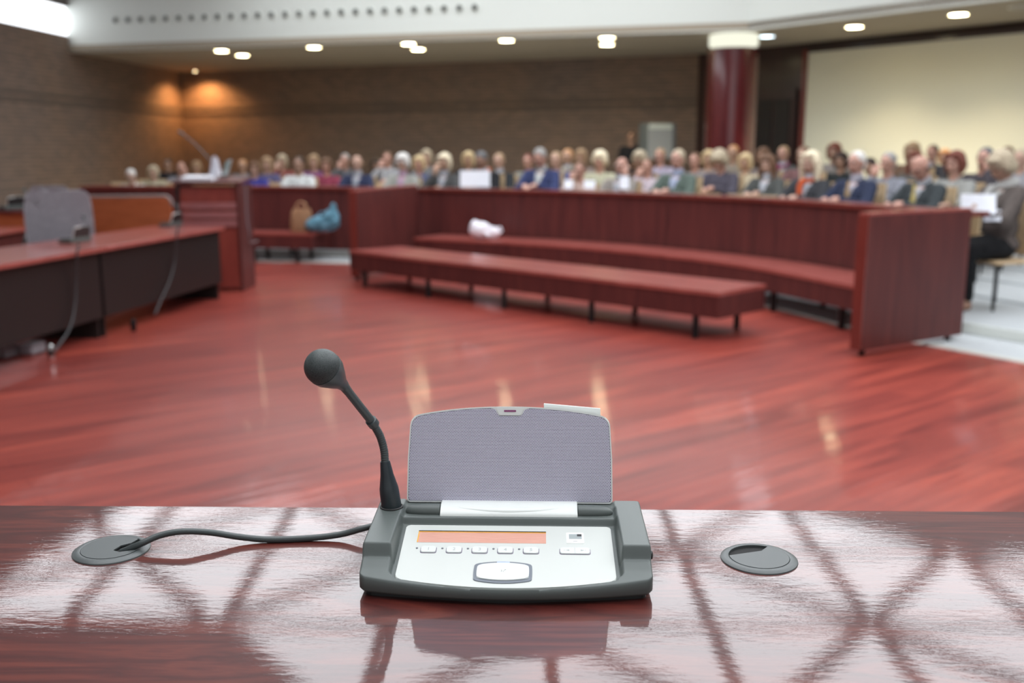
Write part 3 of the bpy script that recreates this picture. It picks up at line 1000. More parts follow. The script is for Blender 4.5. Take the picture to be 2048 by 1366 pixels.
def eyes_mesh(s):
    bm = bmesh.new()
    r = bmesh.ops.create_uvsphere(bm, u_segments=10, v_segments=8, radius=.0115)
    for v in r['verts']: v.co += Vector((s * .030, -.0715, 1.228))
    me = bpy.data.meshes.new('eye'); bm.to_mesh(me); bm.free()
    return me
EYES = [eyes_mesh(-1), eyes_mesh(1)]
def brows_mesh(s):
    bm = bmesh.new()
    bm_tube(bm, [(s * .014, -.088, 1.248), (s * .03, -.087, 1.253), (s * .047, -.078, 1.249)], .0035, 6)
    me = bpy.data.meshes.new('eyebrow'); bm.to_mesh(me); bm.free()
    return me
BROWS = [brows_mesh(-1), brows_mesh(1)]
CM = {}
def cmat(kind, c):
    k = (kind, c)
    if k not in CM:
        if kind == 'cloth': c = tuple(v * .62 for v in c)
        c2 = tuple(min(1, v * 1.3 + .005) for v in c)
        if kind == 'skin':
            CM[k] = mat('skin', c, .5); CM[k].node_tree.nodes['Principled BSDF'].inputs['Subsurface Weight'].default_value = 0
        elif kind == 'hair': CM[k] = mottled('hair', tuple(v * .75 for v in c), c2, 55, .6)
        else: CM[k] = mottled('cloth', tuple(v * .85 for v in c), c2, 25, .95, 0)
    return CM[k]
EYEM = mat('eye', (.05, .035, .03), .2)
SK = {'pale': (.46, .28, .21), 'pink': (.46, .25, .19), 'tan': (.33, .19, .13), 'warm': (.42, .25, .17)}
HC = {'blond': (.55, .42, .24), 'ash': (.42, .35, .25), 'platinum': (.72, .63, .46), 'white': (.62, .60, .57), 'grey': (.30, .29, .28), 'darkgrey': (.12, .12, .125),
      'brown': (.14, .075, .045), 'dark': (.035, .022, .018), 'auburn': (.15, .045, .03), 'light': (.33, .22, .13), 'orange': (.50, .26, .12)}
def part_copy(name, me, m, parent, M4=None):
    o = bpy.data.objects.new(name, me); col.objects.link(o)
    o.parent = parent
    if not me.materials: me.materials.append(None)
    o.material_slots[0].link = 'OBJECT'; o.material_slots[0].material = m
    if M4 is not None: o.matrix_local = M4
    return o
chair0 = None
tan_chair = None
def make_tan_chair():
    t = thing('audience_chair', '', 'chair')
    box('seat', -.22, .22, -.22, .22, .395, .425, M['tanwood'], t, .01)
    bm = bmesh.new()
    V = []
    for k in range(9):
        x = -.24 + .06 * k; y = .17 - .05 * (x / .24) ** 2
        V.append((x, y))
    rings = []
    for z, dy in ((.46, 0), (1.02, .035)):
        rings.append([bm.verts.new((x, y + dy, z)) for x, y in V] + [bm.verts.new((x, y + dy + .02, z)) for x, y in V[::-1]])
    n = len(rings[0])
    for k in range(n): bm.faces.new((rings[0][k], rings[0][(k + 1) % n], rings[1][(k + 1) % n], rings[1][k]))
    bm.faces.new(rings[0][::-1]); bm.faces.new(rings[1])
    from_bm('backrest', bm, M['tanwood'], t)
    for x in (-.2, .2):
        for y in (-.19, .2):
            lathe('leg', [(.014, 0), (.014, .40)], M['blackmetal'], t, 10, 'z', (x, y, 0))
    return t
PLACED = []
def person(px, py, row, hair, hcol, skin, pose, top, topc, label, shirt=None, scarf=None, tie=None, legs='trousers', legc=(.03, .03, .035), turn=0, dx=0, chair=True):
    """seated person whose crown shows at pixel px,py in audience row `row`"""
    row = round(row)
    k = (px - 1024) / FPX
    while True:
        o = .88 + .98 * row + dx
        best = None
        for i in range(1, len(REF)):
            a, b = off(i - 1, o), off(i, o)
            fa = (a.x - k * (a.y * math.cos(TH) + (EYE - 1.4) * math.sin(TH))); fb = (b.x - k * (b.y * math.cos(TH) + (EYE - 1.4) * math.sin(TH)))
            if fa * fb <= 0:
                t = fa / (fa - fb) if fa != fb else 0
                best = (a.lerp(b, t), NRM[i]); break
        pos, n = best
        if row >= 6 or all((pos - q).length > (.54 if row == 0 else .66) for q in PLACED): break
        row += 1
    PLACED.append(pos)
    f = -n                                               # facing the hall
    zt = aty(px, py, pos.y).z
    hp = POSES[pose][0]
    hh = 1.345 - (.045 if hp > .4 else 0) + (.02 if hair in ('puffy',) else 0)
    to_cam = Vector((-pos.x, -pos.y, 0)).normalized()
    f = (f * .8 + to_cam * .2).normalized()
    rz = math.atan2(f.y, f.x) + PI / 2 + turn
    gz = GROUND(o)
    s = max(.87, min(1.12, (zt - gz) / hh))
    t = thing('person', label, 'person', (pos.x, pos.y, gz), rz)
    t.scale = (s, s, s)
    me, H = BODY[pose]
    b = part_copy('body', me, cmat('skin', SK[skin]), t)
    part_copy('hair', HAIR[hair], cmat('hair', HC[hcol]), t, H)
    for q in (0, 1):
        part_copy('eye', EYES[q], EYEM, t, H)
        part_copy('eyebrow', BROWS[q], cmat('hair', tuple(v * .6 for v in HC[hcol])), t, H)
    if top == 'jacket':
        part_copy('jacket', CLOTH[pose, 'jacket'], cmat('cloth', topc), t)
        part_copy('shirt', SHIRT, cmat('cloth', shirt or (.6, .62, .68)), t)
    else:
        part_copy('sweater', CLOTH[pose, 'sweater'], cmat('cloth', topc), t)
    if scarf: part_copy('scarf', SCARF, cmat('cloth', scarf), t)
    if tie: part_copy('necktie', TIE, cmat('cloth', tie), t)
    part_copy(legs, LEGS[legs], cmat('cloth', legc), t)
    global tan_chair
    if chair:
        if tan_chair is None: tan_chair = make_tan_chair(); c = tan_chair
        else: c = copy_tree(tan_chair)
        c.location = (pos.x, pos.y, gz); c.rotation_euler = (0, 0, rz); c.scale = (s, s, s)
        c['label'] = 'light wooden chair under the ' + ' '.join(label.replace('seated ', '').split()[:11])
        c['group'] = 'light wooden audience chairs'
    return t
def GROUND(o):
    """height of the raked seating steps at an offset behind the counter"""
    return .02 if o < .5 else .10 + .02 * round((o - .88) / .98)
# seating steps (carpeted risers), one sweep
ids_all = list(range(0, len(REF), 3))
for r in range(8):
    z = .10 + .02 * r
    a = .14 if r == 0 else .88 + .98 * r - .49
    b = .88 + .98 * r + .49 if r < 7 else 13
    o_ = sect([(REF[i], NRM[i]) for i in ids_all], [(a, .02), (b, .02), (b, z), (a, z)], 'floor_step', M['carpet'])
    structure(o_)
structure(sect([(REF[i], NRM[i]) for i in ids_all], [(.12, .016), (.14, .016), (.14, .10), (.12, .10)], 'brightened_riser', M['white']))  # white strip put in so the shaded riser passes for lit carpet
W, NV, BK = (.75, .77, .76), (.035, .045, .10), (.018, .018, .022)
GY = (.09, .10, .10)
people = [
 # px, py, row, hair, haircolour, skin, pose, top, colour, label, opts
 (262, 340, 0, 'short', 'white', 'pale', 'down', 'sweater', (.74, .70, .66), 'person in a white top leaning forward, leftmost of the audience', {}),
 (305, 333, 1, 'bob', 'ash', 'pale', 'desk', 'sweater', (.45, .42, .30), 'person with ash blond bob in pale olive top right of the white topped leaning one', {}),
 (335, 317, 3, 'short', 'dark', 'tan', 'desk', 'sweater', BK, 'dark haired person in black behind the left end of the audience', {}),
 (359, 322, 1, 'bald', 'grey', 'pink', 'cheek', 'sweater', (.30, .28, .30), 'bald pink faced person just left of the white upright sheet on the lectern', {}),
 (392, 322, 2, 'bob', 'light', 'warm', 'desk', 'sweater', (.30, .20, .18), 'light brown haired person seen over the lectern papers', {}),
 (484, 318, 3, 'short', 'orange', 'warm', 'desk', 'sweater', (.20, .19, .2), 'person with orange blond hair right above the right edge of the lectern', {}),
 (508, 324, 1, 'bob', 'brown', 'pale', 'desk', 'sweater', (.05, .05, .28), 'brown haired person in royal blue top, first right of the lectern', {}),
 (533, 314, 2, 'long', 'light', 'pale', 'desk', 'sweater', (.12, .11, .22), 'long haired person in dark violet behind the royal blue top', {}),
 (563, 309, 2, 'bob', 'ash', 'pale', 'chin', 'sweater', (.28, .08, .07), 'person with ash bob and dull red top holding the chin', {}),
 (597, 312, 0, 'short', 'dark', 'tan', 'desk', 'sweater', W, 'dark haired person in bright white top above the tan bag', {}),
 (627, 309, 2, 'bob', 'light', 'pale', 'desk', 'sweater', (.25, .10, .22), 'light haired person in mauve top behind the white topped one', {}),
 (652, 316, 1, 'bob', 'brown', 'pink', 'desk', 'sweater', (.30, .05, .09), 'brown haired person in crimson top above the blue bag', {}),
 (689, 306, 2, 'short', 'grey', 'pink', 'chin', 'sweater', (.14, .14, .15), 'grey haired person with hand at chin behind the bald man in navy', {}),
 (714, 309, 0, 'bald', 'light', 'pale', 'desk', 'jacket', NV, 'bald man in navy suit with pale tie near the counter corner', dict(tie=(.5, .55, .62))),
 (752, 318, 3, 'long', 'dark', 'tan', 'desk', 'sweater', BK, 'dark haired person in black coat right of the bald man in navy', {}),
 (774, 302, 2, 'short', 'brown', 'pink', 'chin', 'sweater', (.42, .42, .44), 'brown haired person with speckled grey scarf left of the silver haired one', dict(scarf=(.6, .6, .62))),
 (805, 306, 0, 'puffy', 'white', 'pale', 'desk', 'jacket', (.42, .42, .38), 'silver haired person in light grey jacket with pinkish blouse', dict(shirt=(.6, .4, .55))),
 (838, 311, 1, 'bob', 'blond', 'pink', 'desk', 'sweater', (.11, .13, .24), 'blond person in denim blue top between the silver haired and the hand propped one', {}),
 (853, 299, 3, 'bob', 'ash', 'pale', 'desk', 'sweater', (.2, .2, .2), 'ash blond person far behind the denim blue top', {}),
 (888, 306, 0, 'bob', 'platinum', 'warm', 'chin', 'jacket', (.10, .10, .10), 'pale blond person in dark jacket propping the face on a hand', {}),
 (937, 303, 2, 'bob', 'blond', 'warm', 'desk', 'sweater', BK, 'blond person in black behind the orange scarf', {}),
 (966, 305, 0, 'short', 'darkgrey', 'tan', 'down', 'jacket', BK, 'dark grey haired man with orange scarf bending over a white sheet', dict(scarf=(.75, .17, .06))),
 (998, 305, 1, 'short', 'light', 'pale', 'desk', 'jacket', (.03, .035, .04), 'light brown haired person in black coat right of the orange scarf', {}),
 (1056, 307, 2, 'short', 'auburn', 'pink', 'desk', 'sweater', (.32, .33, .3), 'reddish haired person in grey green behind the man in blue suit', {}),
 (1083, 299, 0, 'short', 'grey', 'pink', 'down', 'jacket', (.05, .065, .17), 'grey haired man in blue suit and white shirt looking down', dict(shirt=W)),
 (1112, 302, 1, 'short', 'light', 'pale', 'desk', 'sweater', (.08, .11, .25), 'fair person in blue top right of the man in blue suit', {}),
 (1135, 297, 2, 'short', 'orange', 'warm', 'desk', 'jacket', (.02, .03, .03), 'orange haired person in black with cream scarf', dict(scarf=(.55, .48, .38))),
 (1162, 298, 2, 'bob', 'light', 'warm', 'desk', 'sweater', (.30, .24, .22), 'light haired person between the orange haired and the white haired one', {}),
 (1160, 322, 0, 'short', 'brown', 'pink', 'chin', 'sweater', (.62, .46, .40), 'person in pale pink top hiding the face behind a hand', {}),
 (1200, 300, 1, 'puffy', 'platinum', 'pink', 'desk', 'sweater', (.60, .58, .42), 'white blond puffy haired person in cream top', {}),
 (1241, 312, 0, 'bald', 'white', 'pink', 'cheek', 'jacket', (.36, .32, .29), 'balding white haired man in beige grey jacket leaning on a hand', {}),
 (1279, 300, 2, 'puffy', 'ash', 'tan', 'desk', 'sweater', (.13, .08, .06), 'ash blond puffy haired person below the grey loudspeaker', {}),
 (1295, 315, 1, 'short', 'brown', 'pink', 'chin', 'sweater', (.68, .58, .64), 'person in pinkish white top left of the man in grey green jacket', {}),
 (1320, 295, 2, 'short', 'light', 'pink', 'desk', 'sweater', (.45, .40, .50), 'fair short haired person in lilac behind the man in grey green jacket', {}),
 (1356, 297, 0, 'short', 'ash', 'pink', 'desk', 'jacket', (.13, .17, .145), 'man in grey green jacket with light blue open shirt', dict(shirt=(.50, .56, .75))),
 (1390, 304, 2, 'short', 'brown', 'pink', 'desk', 'sweater', (.28, .27, .28), 'brown haired person right behind the man in grey green jacket', {}),
 (1417, 300, 3, 'bob', 'blond', 'warm', 'desk', 'sweater', (.4, .3, .25), 'blond person in front of the left edge of the column', {}),
 (1443, 302, 1, 'puffy', 'ash', 'pink', 'down', 'sweater', (.10, .09, .12), 'ash haired person looking down below the column', {}),
 (1466, 289, 3, 'short', 'orange', 'warm', 'desk', 'sweater', (.3, .25, .2), 'ginger haired person highest in front of the column', {}),
 (1491, 306, 1, 'bob', 'blond', 'warm', 'desk', 'sweater', (.62, .52, .36), 'golden blond person in cream top right of the column', {}),
 (1526, 295, 2, 'bob', 'brown', 'warm', 'desk', 'sweater', (.2, .16, .15), 'brown bobbed person in front of the dark doors', {}),
 (1536, 309, 1, 'long', 'brown', 'pale', 'desk', 'jacket', (.10, .105, .10), 'long brown haired person in dark grey jacket left of the platinum blond', {}),
 (1566, 291, 2, 'short', 'light', 'pink', 'desk', 'jacket', (.09, .10, .10), 'fair haired person with magenta scarf and grey coat', dict(scarf=(.30, .03, .13))),
 (1606, 291, 2, 'short', 'brown', 'tan', 'desk', 'sweater', (.2, .1, .1), 'brown haired person half hidden behind the platinum blond', {}),
 (1622, 302, 0, 'long', 'platinum', 'pale', 'desk', 'jacket', (.055, .057, .065), 'platinum blond long haired person with orange scarf and charcoal jacket', dict(scarf=(.72, .13, .04))),
 (1668, 285, 3, 'bob', 'auburn', 'tan', 'desk', 'sweater', (.25, .22, .2), 'dark auburn haired person at the left edge of the screen wall', {}),
 (1683, 304, 2, 'bob', 'dark', 'tan', 'desk', 'sweater', (.02, .025, .025), 'dark bobbed person in black right of the platinum blond', {}),
 (1714, 300, .5, 'short', 'white', 'pink', 'desk', 'jacket', (.035, .045, .09), 'white haired man in navy blazer with pale shirt', dict(shirt=(.60, .58, .66), tie=(.55, .36, .16))),
 (1745, 318, 2, 'short', 'dark', 'tan', 'down', 'sweater', (.05, .06, .04), 'person bending down in dark green behind the navy blazer', {}),
 (1776, 302, 1, 'short', 'grey', 'pink', 'chin', 'sweater', (.30, .31, .36), 'grey brown haired person with hand at mouth right of the navy blazer', {}),
 (1824, 284, 3, 'bob', 'light', 'warm', 'desk', 'sweater', (.2, .12, .08), 'light haired person tallest at the back of the screen side', {}),
 (1831, 303, 2, 'long', 'auburn', 'pale', 'desk', 'sweater', (.12, .11, .10), 'auburn long haired person left behind the yellow tie man', {}),
 (1850, 312, .12, 'bald', 'darkgrey', 'pink', 'down', 'jacket', (.055, .065, .07), 'balding man in dark suit with bright yellow tie', dict(tie=(.78, .62, .20))),
 (1864, 288, 3, 'short', 'dark', 'pink', 'desk', 'sweater', (.05, .05, .06), 'black haired person above the yellow tie man', {}),
 (1889, 298, 3, 'bob', 'orange', 'warm', 'desk', 'sweater', (.3, .12, .06), 'ginger haired person left of the auburn one in patterned top', {}),
 (1911, 301, .9, 'bob', 'auburn', 'pink', 'desk', 'sweater', (.38, .38, .36), 'auburn bobbed person in speckled grey top', {}),
 (1966, 292, 1.3, 'short', 'darkgrey', 'pink', 'cheek', 'sweater', (.07, .06, .07), 'dark grey haired man in dark plaid resting his cheek on a hand', {}),
 (2013, 291, 3, 'short', 'brown', 'tan', 'desk', 'sweater', (.1, .09, .09), 'brown haired person behind the fur coat, near the right edge', {}),
 (2042, 296, 2, 'short', 'ash', 'pale', 'desk', 'sweater', (.35, .34, .36), 'pale person cut by the right edge of the frame', {}),
 (2012, 306, .28, 'puffy', 'ash', 'tan', 'papers', 'jacket', (.14, .115, .105), 'grey blond person in brown fur coat and black skirt holding papers', dict(shirt=(.7, .7, .68), legs='skirt', dx=.16, turn=-.2, legc=(.012, .012, .014), scarf=(.62, .62, .60))),
]
for a in sorted(people, key=lambda q: round(q[2])):
    person(*a[:10], **a[10])
# standing person by the loudspeaker
def standing():
    A = [((-.175, .0, 1.40), (-.23, .02, 1.13), (-.10, -.16, 1.03), (.8, -.4, 0), (0, 0, 1), 1), ((.175, .0, 1.40), (.23, .02, 1.13), (.10, -.17, 1.04), (-.8, -.4, 0), (0, 0, 1), -1)]
    H = Matrix.Translation((0, 0, .42))
    P = head_prims(H) + [('c', (0, .01, 1.42), (0, .0, 1.56), .056, .054), ('e', (0, 0, .97), (.165, .115, .13)), ('e', (0, 0, 1.12), (.14, .10, .14)), ('e', (0, 0, 1.29), (.165, .11, .17)), ('c', (-.15, 0, 1.40), (.15, 0, 1.40), .055, .055)]
    for s in (-1, 1):
        P += [('c', (s * .085, 0, .92), (s * .10, -.01, .50), .085, .058), ('c', (s * .10, -.01, .50), (s * .11, .02, .09), .054, .036), ('c', (s * .11, .03, .045), (s * .13, -.12, .035), .04, .03)]
    for sh, el, wr, hd, up, sd in A: P += [('c', sh, el, .048, .038), ('c', el, wr, .038, .026)] + hand_prims(wr, hd, up, sd)
    p = aty(1262, 263, 21.2)
    t = thing('person', 'person in black standing against the brick wall left of the loudspeaker', 'person', (p.x, 21.2, .2), math.atan2(-21.2, -p.x) + PI / 2)
    s = (p.z - .2) / 1.76; t.scale = (s, s, s)
    part_copy('body', blob_mesh('body_standing', P, .012, 2), cmat('skin', SK['tan']), t)
    part_copy('hair', HAIR['short'], cmat('hair', HC['dark']), t, H)
    for q in (0, 1): part_copy('eye', EYES[q], EYEM, t, H)
    C = [('e', (0, 0, .97), (.18, .13, .13)), ('e', (0, 0, 1.12), (.16, .12, .16)), ('e', (0, 0, 1.29), (.18, .13, .17)), ('c', (-.15, 0, 1.40), (.15, 0, 1.40), .068, .068)]
    for sh, el, wr, hd, up, sd in A: C += [('c', sh, el, .062, .054), ('c', el, lerp3(el, wr, .93), .052, .04)]
    part_copy('jacket', blob_mesh('jacket_standing', C, .015, 3), cmat('cloth', BK), t)
    L = []
    for s in (-1, 1): L += [('c', (s * .085, 0, .92), (s * .10, -.01, .50), .098, .075), ('c', (s * .10, -.01, .50), (s * .11, .02, .10), .072, .06)]
    part_copy('trousers', blob_mesh('trousers_standing', L, .015, 3), cmat('cloth', BK), t)
standing()
# loudspeaker on its stand by the brick wall
lp = aty(1312, 300, 20.9)
ls = thing('loudspeaker', 'grey loudspeaker cabinet on a stand before the brick wall left of the column', 'loudspeaker', (lp.x, 20.9, .37), math.radians(14))
box('cabinet', -.28, .34, -.22, .28, 1.0, 1.72, mat('grey speaker side', (.10, .12, .13), .6), ls, .02)
box('front_grille', -.27, .26, -.235, -.22, 1.01, 1.66, mat('light grey speaker mesh', (.33, .34, .33), .5), ls, .004)
box('top_strip', -.26, .24, -.245, -.235, 1.60, 1.70, mat('pale speaker strip', (.62, .66, .58), .4), ls, .004)
lathe('stand', [(.22, 0), (.20, .02), (.03, .04), (.03, 1.0)], M['blackmetal'], ls, 24)
# papers of the front row
def sheet(name, label, pts, m, th=.004, cat='papers', loc=(0, 0, 0)):
    bm = bmesh.new()
    a = [bm.verts.new(p) for p in pts]
    n = len(a) // 2
    for k in range(n - 1):
        bm.faces.new((a[k], a[k + 1], a[n + k + 1], a[n + k]))
    bmesh.ops.solidify(bm, geom=list(bm.faces), thickness=th)
    o = from_bm(name, bm, m, None, True, 1.0)
    return tag(o, label, cat)
def held(name, label, px0, px1, pyt, pyb, y, bend=.05, m=None):
    P = []
    for py in (pyt, pyb):
        for k in range(9):
            t = k / 8
            p = aty(px0 + (px1 - px0) * t, py, y + bend * math.sin(PI * t) + (.22 if py == pyt else 0))
            P.append(tuple(p))
    return sheet(name, label, P, m or M['paper'])
held('paper_sheet', 'large white sheet held above the counter by the man with orange scarf', 920, 980, 341, 374, 13.72, .04)
held('paper_sheet', 'small white sheet in front of the pale pink top', 1128, 1146, 360, 377, 13.05, .03)
held('paper_sheet', 'white sheet standing behind the counter below the cream puffy haired person', 1168, 1190, 361, 377, 12.95, .03)
held('paper_sheet', 'white sheet standing before the balding man in beige grey', 1240, 1258, 352, 378, 12.55, .03)
held('paper_sheet', 'bluish white sheaf drooping in the hands of the fur coat wearer', 1922, 1992, 388, 428, 8.62, .06)
held('paper_sheet', 'small white sheet hanging below the sheaf of the fur coat wearer', 1968, 2002, 420, 442, 8.62, .04)
# rows of beech desks behind the first row
def desk_segment(i0, i1, r):
    o0 = .88 + .98 * r - .665
    gz = GROUND(.88 + .98 * r)
    ids = list(range(i0, i1 + 1, 2))
    mid = off((i0 + i1) // 2, o0)
    t = thing('audience_desk', '', 'desk', (mid.x, mid.y, gz))
    pth = [(REF[i] - Vector((mid.x, mid.y, 0)), NRM[i]) for i in ids]
    sect(pth, [(o0, .775), (o0 + .24, .775), (o0 + .24, .80), (o0, .80)], 'desk_top', M['tanwood'], t)
    sect(pth, [(o0 - .015, .62), (o0 + .01, .62), (o0 + .01, .87), (o0 - .015, .87)], 'upstand', M['tanwood'], t)
    sect(pth, [(o0 - .005, .15), (o0 + .01, .15), (o0 + .01, .62), (o0 - .005, .62)], 'front_panel', M['deskfront'], t)
    for j in (0, -1):
        p, n = pth[j]
        q = p + n * (o0 + .12)
        lathe('leg', [(.02, 0), (.02, .775)], M['blackmetal'], t, 10, 'z', (q.x, q.y, 0))
    return t
M['deskfront'] = mat('pale desk front', (.62, .60, .64), .6)
names = {1: 'first', 2: 'second', 3: 'third'}
where = ['at the far left behind the lectern', 'left of the bags', 'above the bags', 'behind the counter corner', 'behind the bent man with orange scarf', 'behind the blue suit', 'below the loudspeaker', 'in front of the column', 'behind the platinum blond', 'behind the navy blazer', 'behind the fur coat']
for r in (1, 2, 3):
    I = idx(lambda p: p.x > -7 and p.y > 8.7)
    step = 19
    for q, i in enumerate(range(I[0], I[-1] - step + 1, step)):
        d = desk_segment(i, i + step - 1, r)
        d['label'] = 'light beech desk of the %s desk row, %s' % (names[r], where[min(q, 10)])
        d['group'] = 'light beech audience desks'

# ------------------------------------------------------------------ lectern
lt = thing('lectern', 'cherry wood lectern with paler horizontal bands at the end of the left desks', 'lectern', (-3.30, 11.15, 0))
box('cabinet', -.31, .31, -.24, .24, .03, 1.14, M['lectern'], lt, .006)
box('side_panel', -.345, -.312, -.27, .26, 0, 1.16, M['blackpanel'], lt, .004)
box('side_panel', .312, .345, -.27, .26, 0, 1.16, M['panelwood'], lt, .004)
for z in (.93, .83, .74):
    box('rail', -.308, .308, -.262, -.242, z - .035, z + .035, M['lectern_rail'], lt, .004)
bm = bmesh.new()
bm_prism(bm, [(-.36, -.30), (.36, -.30), (.36, .28), (-.36, .28)], 1.16, 1.19)
for v in bm.verts: v.co.z += (v.co.y + .3) * .07
from_bm('lectern_top', bm, M['panelwood'], lt)
pp = Vector((-3.42, 11.05, 1.225))
o = box('paper_stack', -.17, .17, -.12, .12, -.02, .02, M['paper'], None, .003)
o.location = pp; o.rotation_euler = (.07, 0, 0); tag(o, 'low stack of white papers lying on the lectern top', 'papers')
# upright white sheet, folded
a = aty(420, 352, 11.1); b = aty(441, 352, 11.1)
P = [tuple(aty(424, 314, 11.12)), tuple(aty(430, 311, 11.06)), tuple(aty(436, 318, 11.14)), tuple(aty(419, 352, 11.12)), tuple(aty(432, 352, 11.02)), tuple(aty(444, 351, 11.14))]
sheet('folded_sheet', 'white folded sheet standing upright on the lectern', P, M['paper'], .006)
P = [tuple(aty(452, 322, 11.2)), tuple(aty(464, 318, 11.2)), tuple(aty(444, 350, 11.2)), tuple(aty(456, 350, 11.2))]
sheet('folded_sheet', 'pale blue grey sheet leaning right of the white upright sheet on the lectern', P, mat('pale blue sheet', (.45, .52, .52), .7), .006)
gm = thing('gooseneck_microphone', 'thin grey gooseneck microphone slanting up left from the lectern', 'microphone', (-3.22, 11.28, 1.235))
g0 = Vector((-3.22, 11.28, 1.235))
pts = [(0, 0, 0), tuple(aty(424, 325, 11.28) - g0), tuple(aty(395, 293, 11.26) - g0), tuple(aty(368, 270, 11.24) - g0)]
tube('stem', catmull(pts, 6), .008, mat('grey stem', (.10, .10, .10), .4), gm, 8)
tube('capsule', [pts[3], tuple(Vector(pts[3]) + Vector((-.06, -.02, .04)))], .014, M['neck'], gm, 10)
lathe('base', [(.05, 0), (.05, .015), (.012, .03)], M['blackmetal'], gm, 16)
tag(tube('cable', catmull([(-2.91, 10.98, 1.15), (-2.90, 10.95, .80), (-2.88, 10.95, .62), (-2.91, 11.05, .52), (-2.92, 11.45, .5)], 6), .009, mat('grey cable sheath', (.16, .13, .14), .5), None, 8), 'thin grey cable hanging down the right side of the lectern', 'cable')

# ------------------------------------------------------------------ left desks with black fronts
ld = (Vector((-3.03, 10.30)) - Vector((-3.36, 8.08))).normalized()      # along the desks, away from the viewer
ln = Vector((-ld.y, ld.x))                                              # towards the seats
E1 = Vector((-3.35, 8.09))
def module(name, s0, s1, label):
    """desk between distances s0,s1 along the front line"""
    b = E1 + ld * (s0 + s1) / 2
    t = thing(name, label, 'desk', (b.x, b.y, 0), math.atan2(ld.y, ld.x))
    L = (s1 - s0) / 2
    box('desk_top', -L, L, -.06, .72, .715, .75, M['topwood'], t, .004)
    box('front_panel', -L + .01, L - .01, .0, .025, .17, .715, M['blackpanel'], t, .002)
    for x in (-L + .02, L - .05):
        box('end_support', x, x + .03, .03, .62, 0, .715, M['blackpanel'], t, .002)
    box('base_rail', L - .7, L - .05, .02, .06, .0, .10, M['blackpanel'], t, .002) if False else None
    return t
module('meeting_desk', 0.0, 2.24, 'red topped desk with black front touching the lectern')
module('meeting_desk', -2.26, -.02, 'red topped desk with black front, nearest at the left edge')
# rear desks
bd = thing('rear_desk', 'cherry desk with raised back ledge at the far left behind the chairs', 'desk', (-5.85, 9.9, 0))
box('desk_top', -1.4, .95, -.4, .45, .72, .75, M['topwood'], bd, .004)
box('front_panel', -1.4, .95, -.42, -.40, .08, .72, M['panelwood'], bd, .003)
box('back_panel', -1.4, .95, .46, .50, .1, .90, M['orangewood'], bd, .004)
box('ledge', -1.4, .95, .42, 1.0, .88, .91, M['panelwood'], bd, .004)
for x in (-1.35, .87): box('end_support', x, x + .04, -.38, .95, 0, .72, M['panelwood'], bd)
# orange screen panel beside the lectern
op = thing('privacy_panel', 'bright orange cherry panel with rounded corner between the grey chair and the lectern', 'panel', (-4.17, 10.68, 0), math.radians(-8))
pts = round_poly([(-.62, .0), (.58, .0), (.58, 1.04), (-.62, 1.02)], [0, 0, .09, .02], 6)
bm = bmesh.new()
f = [bm.verts.new((x, -.02, z)) for x, z in pts]; g = [bm.verts.new((x, .02, z)) for x, z in pts]
bm.faces.new(f); bm.faces.new(g[::-1])
for k in range(len(f)): bm.faces.new((f[k], g[k], g[(k + 1) % len(f)], f[(k + 1) % len(f)]))
from_bm('board', bm, M['orangewood'], op)
tube('edge_band', [(x, 0, z + .004) for x, z in pts[2:]], .022, mat('grey edge band', (.20, .15, .14), .5), op, 8)
for x in (-.5, .45): box('foot', x - .03, x + .03, -.15, .15, 0, .03, M['blackmetal'], op)

# grey office chairs
def office_chair(label):
    t = thing('office_chair', label, 'chair')
    bm = bmesh.new()
    rows = []
    for k in range(9):
        v = k / 8
        z = .50 + .62 * v
        w = .235 + .02 * math.sin(v * PI) - .02 * (v > .95)
        yb = .20 + .10 * v + .02 * math.sin(v * PI * 1.5)
        r = []
        for j in range(9):
            x = -w + 2 * w * j / 8
            r.append((x, yb - .05 * (1 - (x / w) ** 2) * .6, z))
        rows.append(r)
    F = [[bm.verts.new(p) for p in r] for r in rows]
    for a, b in zip(F, F[1:]):
        for j in range(8): bm.faces.new((a[j], a[j + 1], b[j + 1], b[j]))
    bmesh.ops.solidify(bm, geom=list(bm.faces), thickness=.06)
    o = from_bm('backrest', bm, M['chairgrey'], t, True, 1.2)
    s = o.modifiers.new('s', 'SUBSURF'); s.levels = 1; s.render_levels = 1
    box('seat', -.25, .25, -.27, .22, .42, .51, M['chairgrey'], t, .03, 3)
    lathe('gas_post', [(.03, .09), (.03, .42)], M['blackmetal'], t, 14)
    for k in range(5):
        a = k * 2 * PI / 5
        tube('base_leg', [(0, 0, .10), (.16 * math.cos(a), .16 * math.sin(a), .09), (.30 * math.cos(a), .30 * math.sin(a), .07)], [.024, .020, .015], M['chairgrey'], t, 8)
        bm = bmesh.new(); lathe_bm(bm, [(.028, -.02), (.028, .02)], 14, 'x', (.30 * math.cos(a), .30 * math.sin(a), .028))
        from_bm('caster', bm, M['blackmetal'], t, True)
    for s in (-1, 1):
        tube('armrest', catmull([(s * .27, .10, .46), (s * .30, .08, .60), (s * .30, .0, .68), (s * .30, -.16, .68)], 5), .016, M['blackmetal'], t, 8)
    return t
oc = office_chair('large grey high backed chair behind the nearest black fronted desk')
oc.location = (-4.27, 9.55, 0); oc.rotation_euler = (0, 0, math.radians(195)); oc.scale = (1.18, 1.05, 1.04)
c2 = copy_tree(oc); c2['label'] = 'grey high backed chair at the left edge of the frame'; c2.location = (-5.95, 11.5, 0); c2.rotation_euler = (0, 0, math.radians(165)); c2.scale = (1, 1, 1)
c3 = copy_tree(oc); c3['label'] = 'grey chair whose top peeks out behind the large grey one'; c3.location = (-5.75, 12.75, 0); c3.rotation_euler = (0, 0, math.radians(182)); c3.scale = (1, 1, .98)
